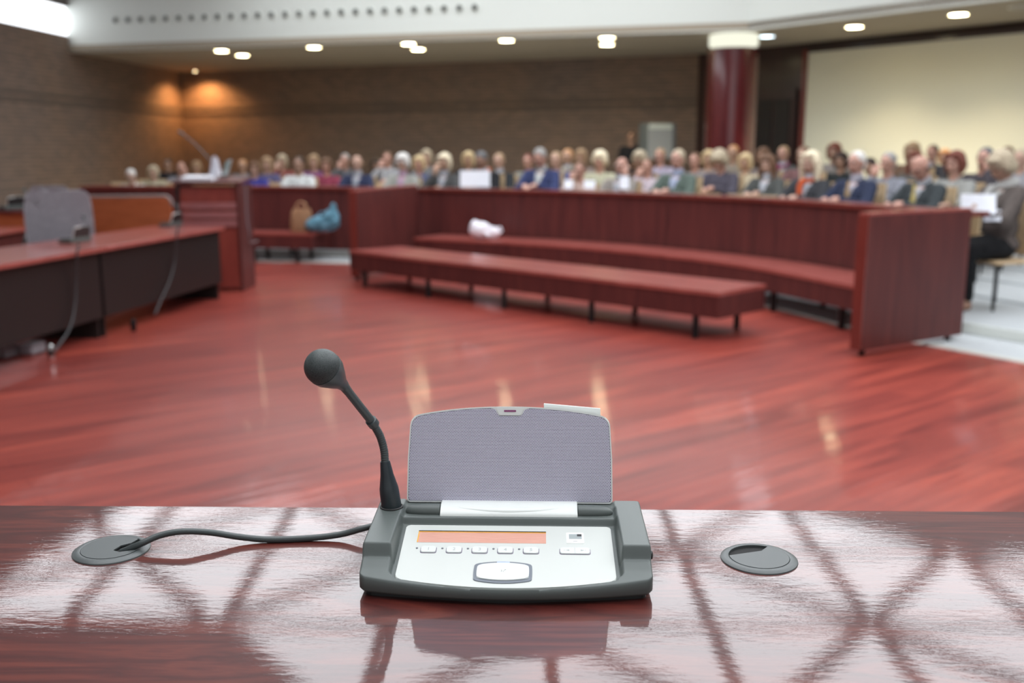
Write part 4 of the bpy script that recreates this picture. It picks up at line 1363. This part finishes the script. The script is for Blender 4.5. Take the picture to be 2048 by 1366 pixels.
for i, (px, py) in enumerate(((12, 712), (66, 706))):
    p = atz(px, py, 0)
    o = box('floor_box', -.09, .09, -.06, .06, 0, .085, M['chairgrey'], None, .02, 3)
    o.location = (p.x, p.y, 0); o.rotation_euler = (0, 0, math.atan2(ld.y, ld.x))
    tag(o, ['low grey box on the floor under the nearest desk, at the left edge', 'low grey box on the floor under the nearest desk, beside the silver plug'][i], 'box')
# cables hanging from the desks
gc = mat('grey hanging cable', (.045, .045, .048), .5)
def wcable(label, pts):
    return tag(tube('cable', catmull(pts, 6), .009, gc, None, 8), label, 'cable')
def fp(px, py, off=.0):
    """point on the front plane of the desks"""
    r = ray(px, py); n = Vector((-ln.x, -ln.y, 0)); A = Vector((E1.x, E1.y, 0)) + n * off
    t = (n.dot(A) ) / n.dot(r)
    return Vector((0, 0, EYE)) + r * t
wcable('grey cable hanging down the nearest black desk front to the silver plug', [tuple(fp(158, 489, .09)), tuple(fp(154, 510, .09)), tuple(fp(152, 560, .04)), tuple(fp(150, 610, .03)), tuple(fp(140, 655, .04)), tuple(fp(118, 690, .06)), tuple(fp(108, 703, .08))])
wcable('grey cable hanging down the black desk front next to the lectern', [tuple(fp(356, 452, .09)), tuple(fp(354, 470, .09)), tuple(fp(350, 520, .04)), tuple(fp(340, 560, .03)), tuple(fp(322, 600, .04)), tuple(fp(310, 628, .06))])
for (px, py, lab) in ((102, 694, 'silver plug glinting at the foot of the nearest desk'), (266, 640, 'black plug below the black desk front, left of the cable end')):
    p = fp(px, py, .08); 
    o = thing('plug', lab, 'plug', (p.x, p.y, 0))
    lathe('plug_body', [(.018, 0), (.022, .01), (.022, .09), (.012, .11)], M['blackmetal'] if px > 200 else mat('chrome', (.7, .7, .7), .15, 1), o, 16)
    lathe('collar', [(.026, .03), (.026, .06)], M['blackmetal'], o, 16)
# conference units on the left desks are copies of the one in front (placed after it is built)

# ------------------------------------------------------------------ the desk in front
ZD = 1.105
pl, pr_ = Vector((-.584, 1.0807)), Vector((.5734, 1.0598))
dd = (pr_ - pl).normalized()
A_, B_ = pl - dd * 1.4, pr_ + dd * 1.4
fd_ = thing('front_desk', 'glossy red cherry desk filling the foreground, carrying the conference unit', 'desk', (0, 1.07, 0), math.atan2(dd.y, dd.x))
box('desk_top', -2.0, 2.0, -1.02, 0, ZD - .04, ZD, M['desk'], fd_, .0015, 2)
box('front_panel', -1.95, 1.95, -.10, -.06, .30, ZD - .04, M['panelwood'], fd_)
for x in (-1.9, 1.86): box('side_panel', x, x + .04, -.95, -.10, .30, ZD - .04, M['panelwood'], fd_)
structure(box('floor_podium', -3.2, 3.2, -3.0, 1.6, 0, .30, M['edgewood']))

# ------------------------------------------------------------------ conference unit
UL = Vector((-.0063, .830, ZD)); UA = math.radians(-1.6)
unit = thing('conference_unit', 'grey conference unit with raised perforated speaker flap standing on the glossy desk', 'conference unit', UL, UA)
UM = Matrix.Translation(UL) @ Matrix.Rotation(UA, 4, 'Z')
UI = UM.inverted()
def sm(a, b, t):
    t = max(0, min(1, (t - a) / (b - a))); return t * t * (3 - 2 * t)
def zp(y): return .0155 + .19 * y
def body_mesh():
    NU, NVv = 300, 170
    def yf(u):
        au = abs(u)
        c = .0 if au < .95 else .007 * (1 - math.sqrt(max(0, 1 - ((au - .95) / .05) ** 2)))
        return -.0075 + .0165 * u * u + c
    def yr(u):
        au = abs(u)
        c = 0 if au < .965 else .005 * (1 - math.sqrt(max(0, 1 - ((au - .965) / .035) ** 2)))
        return .1405 - c
    def hw(v, u):
        return .1335 - .0012 * v + (.0025 if False else 0)
    def height(x, y, d):
        ax = abs(x)
        zf = .0150 + (y + .0075) * .30
        zf = zf + .0018 * sm(.018, .030, y)
        zr = .0410 + (y - .037) * .055
        t = sm(.0315, .0375, y)
        # crisp top edge, soft concave foot
        w = zf + (zr - zf) * (t ** .8)
        # recess
        fl = zp(y) - .0016
        rear = .0405
        fl2 = fl + (rear - fl) * sm(.1005, .1045, y)
        if y > .1185: fl2 = rear + (.0445 - rear) * sm(.1215, .1265, y)
        yfr = -.0052 + .0135 * min(1, (ax / .1) ** 2)
        edge = .1045 - .006 * sm(.012, .0, y - yfr) ** 2
        mx = 1 - sm(edge - .001, edge + .0030, ax)
        my = sm(yfr - .0014, yfr, y)
        z = w + (fl2 - w) * mx * my
        # side roll-off
        r = .0022
        if d < r: z -= r - math.sqrt(max(0, r * r - (r - d) ** 2))
        return z
    bm = bmesh.new()
    V = []
    for j in range(NVv + 1):
        row = []
        for i in range(NU + 1):
            u = -1 + 2 * i / NU; v = j / NVv
            x = u * .1330; y0, y1 = yf(u), yr(u)
            y = y0 + (y1 - y0) * v
            # sides draw in slightly to the rear, like the wings
            x *= 1 - .006 * v
            d = min((1 - abs(u)) * .133, (y - y0), (y1 - y))
            row.append(bm.verts.new((x, y, height(x, y, d))))
        V.append(row)
    for j in range(NVv):
        for i in range(NU):
            bm.faces.new((V[j][i], V[j][i + 1], V[j + 1][i + 1], V[j + 1][i]))
    rim = [V[0][i] for i in range(NU + 1)] + [V[j][NU] for j in range(1, NVv + 1)] + [V[NVv][i] for i in range(NU - 1, -1, -1)] + [V[j][0] for j in range(NVv - 1, 0, -1)]
    prev = rim
    n = len(rim)
    for inset, zt in ((0, 1), (.002, 0)):
        ring = []
        for v in rim:
            c = v.co
            k = 1 - inset / .13
            if zt: z = max(.0065, min(c.z - .004, .0075)); ring.append(bm.verts.new((c.x, c.y, z)))
            else: ring.append(bm.verts.new((c.x * k, (c.y - .066) * (1 - inset / .07) + .066 + (0), .0045)))
        for k in range(n):
            bm.faces.new((prev[k], ring[k], ring[(k + 1) % n], prev[(k + 1) % n]))
        prev = ring
    bm.faces.new(prev)
    bmesh.ops.recalc_face_normals(bm, faces=bm.faces)
    return bm
from_bm('housing', body_mesh(), M['body'], unit, True, 1.1)
prism('base_plate', round_poly([(-.128, .012), (0, -.002), (.128, .012), (.128, .136), (-.128, .136)], .01), 0, .005, M['body_dark'], unit)
# white control panel
KP = .19
def tilt(o, k=KP, z0=.0155):
    """lay a flat part onto the sloping panel plane"""
    for v in o.data.vertices:
        v.co.z += z0 + k * v.co.y
    return o
arc = [(x, -.0030 + .0125 * (x / .1) ** 2) for x in [(-.1 + .2 * k / 16) for k in range(17)]]
pout = [(x, y) for x, y in arc[1:-1]]
poly = round_poly([(-.1, .0093)] + pout + [(.1, .0093), (.1, .0975), (-.1, .0975)], [.009] + [0] * len(pout) + [.009, .004, .004], 5)
panel = tilt(prism('control_panel', poly, -.0016, .0004, M['panelw'], unit, .0005, 2))
# amber display
lcdo = tilt(prism('display', [(-.0868, .0674), (.0369, .0674), (.0369, .0858), (-.0868, .0858)], .0004, .0006, M['lcd'], unit))
d1 = tilt(prism('display_shade', [(-.0868, .0858), (.0369, .0858), (.0369, .0868), (-.0868, .0868)], .0004, .0012, M['body_dark'], lcdo))
d2 = tilt(prism('display_rim', [(-.0868, .0846), (.0369, .0846), (.0369, .0858), (-.0868, .0858)], .0006, .0008, M['amber'], lcdo))
d3 = tilt(prism('display_rim', [(-.0868, .0674), (-.0856, .0674), (-.0856, .0846), (-.0868, .0846)], .0006, .0008, M['amber'], lcdo))
def text_mesh(s, size, name, m, parent, x, y, z0):
    cu = bpy.data.curves.new('t', 'FONT'); cu.body = s; cu.size = size; cu.align_x = 'CENTER'; cu.align_y = 'CENTER'; cu.extrude = .00005
    to = bpy.data.objects.new('t', cu); col.objects.link(to)
    dg = bpy.context.evaluated_depsgraph_get()
    me = bpy.data.meshes.new_from_object(to.evaluated_get(dg))
    bpy.data.objects.remove(to); bpy.data.curves.remove(cu)
    for v in me.vertices: v.co.x += x; v.co.y += y; v.co.z += z0
    me.name = name
    me.materials.clear()
    o = link_mesh(name, me, m, parent)
    return tilt(o)
def key(name, x, y, w, h, r, parent=None, lift=.0012, gapw=.0006):
    out = round_poly([(x - w / 2, y - h / 2), (x + w / 2, y - h / 2), (x + w / 2, y + h / 2), (x - w / 2, y + h / 2)], r, 4)
    g = round_poly([(x - w / 2 - gapw, y - h / 2 - gapw), (x + w / 2 + gapw, y - h / 2 - gapw), (x + w / 2 + gapw, y + h / 2 + .0001), (x - w / 2 - gapw, y + h / 2 + .0001)], r, 4)
    b = tilt(prism(name, out, .0004, .0004 + lift, M['button'], parent or unit, .0004, 2))
    tilt(prism('gap', g, .0003, .00055, M['gap'], b))
    return b
for k in range(5):
    x = -.0741 + .0242 * k
    b = key('button', x, .0548, .0142, .0098, .0026)
    text_mesh('12345'[k], .0062, 'numeral', M['ink'], b, x, .0548, .00165)
    bm = bmesh.new(); lathe_bm(bm, [(.0011, .0004), (.0011, .0008), (.0004, .0010)], 12, 'z', (x - .0113, .0574, 0))
    tilt(from_bm('indicator_light', bm, M['led'], unit))
rb = key('rocker_button', .064, .0548, .0280, .0098, .0026)
tilt(prism('split_line', [(.0638, .0502), (.0641, .0502), (.0641, .0594), (.0638, .0594)], .0016, .00168, M['ink'], rb))
def tri(x, s):
    return tilt(prism('arrow', [(x - s * .0018, .0548), (x + s * .0014, .0562), (x + s * .0014, .0534)], .0016, .00168, M['ink'], rb))
tri(.0572, 1); tri(.0708, -1)
tilt(prism('dash', [(.0535, .0546), (.0548, .0546), (.0548, .0550), (.0535, .0550)], .0016, .00168, M['ink'], rb))
tilt(prism('dash', [(.0732, .0546), (.0745, .0546), (.0745, .0550), (.0732, .0550)], .0016, .00168, M['ink'], rb))
# big speak button with its grey ring
bx, by = -.0026, .0196
def barrel(hw_, hh, bul, bulx, r):
    p = []
    for k in range(9): t = -1 + 2 * k / 8; p.append((bx + hw_ * t, by - hh - bul * (1 - t * t)))
    for k in range(1, 5): t = -1 + 2 * k / 5; p.append((bx + hw_ + bulx * (1 - t * t), by + hh * t))
    for k in range(9): t = 1 - 2 * k / 8; p.append((bx + hw_ * t, by + hh + bul * (1 - t * t)))
    for k in range(1, 5): t = 1 - 2 * k / 5; p.append((bx - hw_ - bulx * (1 - t * t), by + hh * t))
    rr = [0] * len(p)
    for q in (0, 8, 13, 21): rr[q] = r
    return p
def rounded_barrel(hw_, hh, bul, bulx):
    p = barrel(hw_, hh, bul, bulx, 0)
    # soften the four corners by one Chaikin pass
    for _ in range(2):
        q = []
        for i in range(len(p)):
            a, b = Vector(p[i]), Vector(p[(i + 1) % len(p)])
            q += [tuple(a * .75 + b * .25), tuple(a * .25 + b * .75)]
        p = q
    return p
ringo = tilt(prism('button_ring', rounded_barrel(.0262, .0125, .0040, .0006), .0003, .0012, M['greyring'], unit, .0003, 1))
bigb = tilt(prism('speak_button', rounded_barrel(.0233, .0096, .0036, .0006), .0008, .0022, M['button'], unit, .0005, 2))
tilt(prism('indicator_strip', [(bx - .006, by + .0136), (bx + .006, by + .0136), (bx + .0058, by + .0156), (bx - .0058, by + .0156)], .0012, .0016, M['ledblue'], ringo))
sp = bmesh.new(); bm_tube(sp, [(bx - .0016, by - .001, .0023), (bx - .0008, by + .0006, .0023), (bx - .0014, by + .0018, .0023)], .00022, 6); bm_tube(sp, [(bx + .0002, by - .0014, .0023), (bx + .0010, by + .0004, .0023), (bx + .0016, by + .0019, .0023)], .00022, 6); bm_tube(sp, [(bx + .0016, by + .0019, .0023), (bx + .0028, by + .0019, .0023)], .00022, 6)
tilt(from_bm('talk_mark', sp, M['ink'], bigb))
# card slot
cx, cy = .0648, .0772
cf = tilt(prism('card_slot', round_poly([(cx - .0085, cy - .0092), (cx + .0085, cy - .0092), (cx + .0085, cy + .0092), (cx - .0085, cy + .0092)], .001), .0003, .0007, M['silver'], unit, .0002, 1))
tilt(prism('slot_window', [(cx - .0058, cy - .0018), (cx + .0064, cy - .0018), (cx + .0064, cy + .0062), (cx - .0058, cy + .0062)], .0007, .0008, M['slot'], cf))
tilt(prism('slot_contact', [(cx + .002, cy + .0026), (cx + .0064, cy + .0026), (cx + .0064, cy + .0062), (cx + .002, cy + .0062)], .0008, .0009, M['body_dark'], cf))
tilt(prism('slot_mark', [(cx - .002, cy - .0062), (cx + .002, cy - .0062), (cx + .002, cy - .0054), (cx - .002, cy - .0054)], .0007, .0008, M['ink'], cf))
# worn faint print in the lower right corner
wp = bmesh.new()
for q, (x0, w_) in enumerate(((.0815, .0010), (.0832, .0018), (.0856, .0012), (.0874, .0018), (.0898, .0008), (.0912, .0016), (.0934, .0010))):
    bm_box(wp, x0, x0 + w_, .0094 + (q % 2) * .0004, .0105 + (q % 3) * .0004, .0004, .00048)
tilt(from_bm('worn_print', wp, mat('very faint print', (.70, .73, .71), .5), unit))

# hinge
for s in (-1, 1):
    prof = [(.0012, s * .1035), (.0035, s * .1015), (.0052, s * .097), (.0064, s * .089), (.0068, s * .080), (.0068, s * .0690)]
    lathe('hinge_barrel', prof, M['body'], unit, 28, 'x', (0, .1165, .0425))
hs = []
prof = [(.138, .0455), (.131, .0482), (.122, .0485), (.115, .0470), (.1095, .0440), (.1065, .0405), (.1068, .0375), (.110, .0365), (.138, .0385)]
bm = bmesh.new()
SEG = 40
R = []
for k in range(SEG + 1):
    x = -.0682 + .1364 * k / SEG
    R.append([bm.verts.new((x, y, z)) for y, z in prof])
for a, b in zip(R, R[1:]):
    for j in range(len(prof)): bm.faces.new((a[j], a[(j + 1) % len(prof)], b[(j + 1) % len(prof)], b[j]))
bm.faces.new(R[0][::-1]); bm.faces.new(R[-1])
strip = from_bm('hinge_cover', bm, M['silver'], unit, True, 1.0)
bm = bmesh.new()
# raised lens-shaped grip on the cover
rows = []
for k in range(41):
    t = -1 + 2 * k / 40; x = .050 * t
    w_ = (1 - t * t)
    yt, zt_ = .1145, .0466
    y0 = .1150; y1 = .1150 - .0050 * w_
    def zc(y):
        for (ya, za), (yb, zb) in zip(prof[1:], prof[2:6]):
            if yb <= y <= ya: return za + (zb - za) * (ya - y) / (ya - yb)
        return prof[5][1]
    rows.append([bm.verts.new((x, y0 + .001, zc(y0 + .001) + .0001)), bm.verts.new((x, (y0 + y1) / 2, zc((y0 + y1) / 2) + .0010 * w_ + .0002)), bm.verts.new((x, y1, zc(y1) + .0013 * w_ + .0001)), bm.verts.new((x, y1 - .0006, zc(y1 - .0006) + .0001))])
for a, b in zip(rows, rows[1:]):
    for j in range(3): bm.faces.new((a[j], a[j + 1], b[j + 1], b[j]))
from_bm('grip', bm, M['silver'], strip, True, 1.3)

# speaker flap: built flat (x right, y up the flap, z towards the viewer), then leaned back
flap = bpy.data.objects.new('speaker_flap', None)
def flap_outline(g=0, notch=False):
    p = [(-.1045 + g, 0 + g), (.1045 - g, 0 + g)]
    rr = [.0035, .0035]
    top = []
    for k in range(21):
        t = 1 - 2 * k / 20
        x = (.1015 - g) * t
        y = .0875 + .0100 * (1 - abs(t) ** 2.2) - g
        top.append((x, y))
    p += [(.1040 - g, .045)] + top + [(-.1040 + g, .045)]
    rr += [0] + [.0125] + [0] * 19 + [.0125] + [0]
    # the corner rounding runs over the first arc steps
    del p[4], rr[4]; del p[-3], rr[-3]
    return round_poly(p, rr, 8)
FLT = math.radians(76)
flmat = Matrix.Translation((0, .1325, .0455)) @ Matrix.Rotation(FLT, 4, 'X')
shell = prism('speaker_flap', flap_outline(), -.0075, 0, M['silver'], unit, .0010, 3)
shell.matrix_local = flmat
go = flap_outline(.0018)
# notch for the badge
def notched(pts):
    out = []
    done = False
    for i, (x, y) in enumerate(pts):
        if y > .085 and abs(x) < .0165:
            if not done:
                out += [(.0150, .0955 - .0008), (.0122, .0895), (.0108, .0882), (-.0108, .0882), (-.0122, .0895), (-.0150, .0955 - .0008)]
                done = True
            continue
        out.append((x, y))
    return out
prism('back_cover', flap_outline(.0012), -.0100, -.0073, M['body_dark'], shell, .001, 2)
gr = prism('grille', notched(go), -.0003, .0003, M['grille'], shell)
# thin dark line around the grille
gl = prism('grille_seam', notched(flap_outline(.0013)), -.0004, .00012, mat('grey seam', (.20, .20, .26), .5), shell)
bd_ = prism('badge', round_poly([(-.0142, .0966), (-.0118, .0902), (-.0104, .0888), (.0104, .0888), (.0118, .0902), (.0142, .0966)], .0008), .0003, .0009, M['silver'], shell, .0003, 1)
prism('badge_light', round_poly([(-.0062, .0921), (.0062, .0921), (.0062, .0941), (-.0062, .0941)], .0009), .0009, .0012, M['purple'], shell)
# white strip clipped behind the top right of the flap
wl = [(.0345, .0880), (.0345, .1005), (.0925, .0958), (.0928, .0860)]
cs_ = prism('card_strip', wl, -.0128, -.0101, M['silver'], shell)
tube('strip_edge', [(.0345, .1003, -.0115), (.0925, .0956, -.0115)], .0008, M['silver'], shell, 8)

# microphone boot, neck and head (unit coordinates)
def U(px, py, y): return UI @ aty(px, py, y)
m0 = UI @ atz(783, 1012, ZD + .046)
m1 = U(777, 965, .946); m2 = U(770, 922, .950)
ax_ = (m2 - m0)
def along(t): return m0 + ax_ * t
prof_t = [(-.04, .0098), (.0, .0098), (.02, .0100), (.30, .0098), (.42, .0094), (.45, .0090), (.70, .0066), (.97, .0050), (1.0, .0046)]
boot = tube('microphone_boot', [along(t) for t, r in prof_t], [r for t, r in prof_t], M['boot'], unit, 28)
bm = bmesh.new(); lathe_bm(bm, [(.0118, -.003), (.0118, .0006), (.0104, .0012), (.0102, -.003)], 32, 'z', tuple(m0 - Vector((0, 0, .0005))))
from_bm('boot_collar', bm, M['body_dark'], unit, True)
neck = catmull([m2 - ax_ * .03, m2, U(768, 900, .950), U(760, 872, .948), U(745, 845, .942)], 14)
rad = [.0039 + .00035 * (math.sin(i * PI) if False else (i % 2)) for i in range(len(neck))]
# ribbed lower neck
ribs = []
tot = resample(neck, .0006)
rad = [.0037 + (.0004 if (i // 2) % 2 else 0) for i in range(len(tot))]
tube('gooseneck', tot, rad, M['neck'], unit, 20)
j = U(745, 845, .942)
tubetop = U(686, 770, .905)
dj = (tubetop - j).normalized()
tube('joint_ring', [j - dj * .004, j - dj * .0035, j + dj * .004, j + dj * .0045], [.0042, .0056, .0056, .0044], M['neck'], unit, 24)
tube('neck_tube', [j, j + dj * .006, tubetop - dj * .012, tubetop], [.0040, .0042, .0042, .0050], M['neck'], unit, 24)
hc = U(645, 734, .885)
dh = (hc - tubetop).normalized(); Lh = (hc - tubetop).length
tube('microphone_collar', [tubetop - dh * .002, tubetop + dh * .004, tubetop + dh * .010, hc - dh * .010, hc - dh * .004, hc - dh * .0035], [.0050, .0065, .0098, .0158, .0168, .0150], M['neck'], unit, 40)
bm = bmesh.new()
r_ = bmesh.ops.create_uvsphere(bm, u_segments=48, v_segments=32, radius=.0167)
for v in r_['verts']: v.co = v.co + hc
from_bm('microphone_grille', bm, M['foam'], unit, True, 2)
# side knob of the housing
bm = bmesh.new(); lathe_bm(bm, [(.004, .1325), (.004, .1345), (.0025, .1352)], 16, 'x', (0, .040, .030))
from_bm('side_knob', bm, M['body_dark'], unit, True)

# ------------------------------------------------------------------ grommets
def grommet(name, p, label, rot, cut):
    t = thing(name, label, 'cable grommet', (p.x, p.y, ZD), rot)
    lathe('rim', [(.0375, 0), (.0372, .0012), (.0350, .0026), (.0305, .0034), (.0295, .0030), (.0295, .0)], M['grom'], t, 72)
    lathe('well', [(.0300, .0002), (.0300, .0006)], M['well'], t, 48)
    # cap disc with its cut-out
    pts = []
    for k in range(73):
        a = 2 * PI * k / 72
        pts.append((.0290 * math.cos(a), .0290 * math.sin(a)))
    pts = cut(pts)
    prism('cap', pts, .0018, .0034, M['grom'], t, .0003, 1)
    return t
def cut_right(pts):
    # chord cut at the back left, with a small inward step
    out = [p for p in pts[:-1] if not (p[0] * -.28 + p[1] * .96 > .0125 and p[0] < .0125)]
    a = [p for p in out]
    # order the remaining arc so the gap closes with the step
    ang = sorted(a, key=lambda p: (math.atan2(p[1], p[0]) - math.atan2(.0290, .0100)) % (2 * PI), reverse=True)
    return ang[::-1] and [q for q in ang[::-1]] and (lambda A: A + [(.0060, .0135)])(sorted(a, key=lambda p: (math.atan2(p[1], p[0]) + 2 * PI - math.radians(170)) % (2 * PI)))
def cut_left(pts):
    keep = [p for p in pts[:-1] if not (p[0] > .006 and p[1] > -.004 and p[1] < .020 + .0)]
    st = math.radians(43)
    k2 = sorted([p for p in pts[:-1] if not (-8 < math.degrees(math.atan2(p[1], p[0])) < 48)], key=lambda p: (math.atan2(p[1], p[0]) - st) % (2 * PI))
    return k2 + [(.0125, -.0125), (.0045, -.008), (.0075, .0045), (.0150, .0105)]
grommet('cable_grommet', Vector((-.4045, .9490)), 'round grey desk grommet at the left with the cable coming out', 0, cut_left)
grommet('cable_grommet', Vector((.2440, .9262)), 'empty round grey desk grommet right of the conference unit', 0, cut_right)
# cable
cp = [atz(243, 1104, ZD - .0005), atz(262, 1096, ZD + .004), atz(285, 1086, ZD + .009), atz(320, 1071, ZD + .014), atz(365, 1063, ZD + .0165), atz(420, 1065, ZD + .013), atz(480, 1074, ZD + .0065), atz(540, 1079, ZD + .0034), atz(620, 1076, ZD + .0034), atz(680, 1069, ZD + .006), atz(722, 1058, ZD + .012), atz(745, 1052, ZD + .014)]
tag(tube('cable', catmull(cp, 10), .0033, M['cable'], None, 16), 'dark grey cable curving from the left grommet to the conference unit', 'cable')

# ------------------------------------------------------------------ conference units on the left desks (copies)
def unit_copy(loc, rz, label):
    c = copy_tree(unit)
    c.location = loc; c.rotation_euler = (0, 0, rz); c['label'] = label; c['group'] = 'conference units'
    return c
unit['group'] = 'conference units'
p = atz(140, 484, .75)
unit_copy((p.x - .02, p.y, .75), math.radians(-105), 'dark conference unit on the nearest black fronted desk')
p = atz(334, 452, .75)
unit_copy((p.x - .03, p.y, .75), math.radians(-100), 'dark conference unit on the desk end beside the lectern')
unit_copy((-5.32, 10.6, .91), math.radians(-120), 'small dark conference unit on the ledge at the far left')
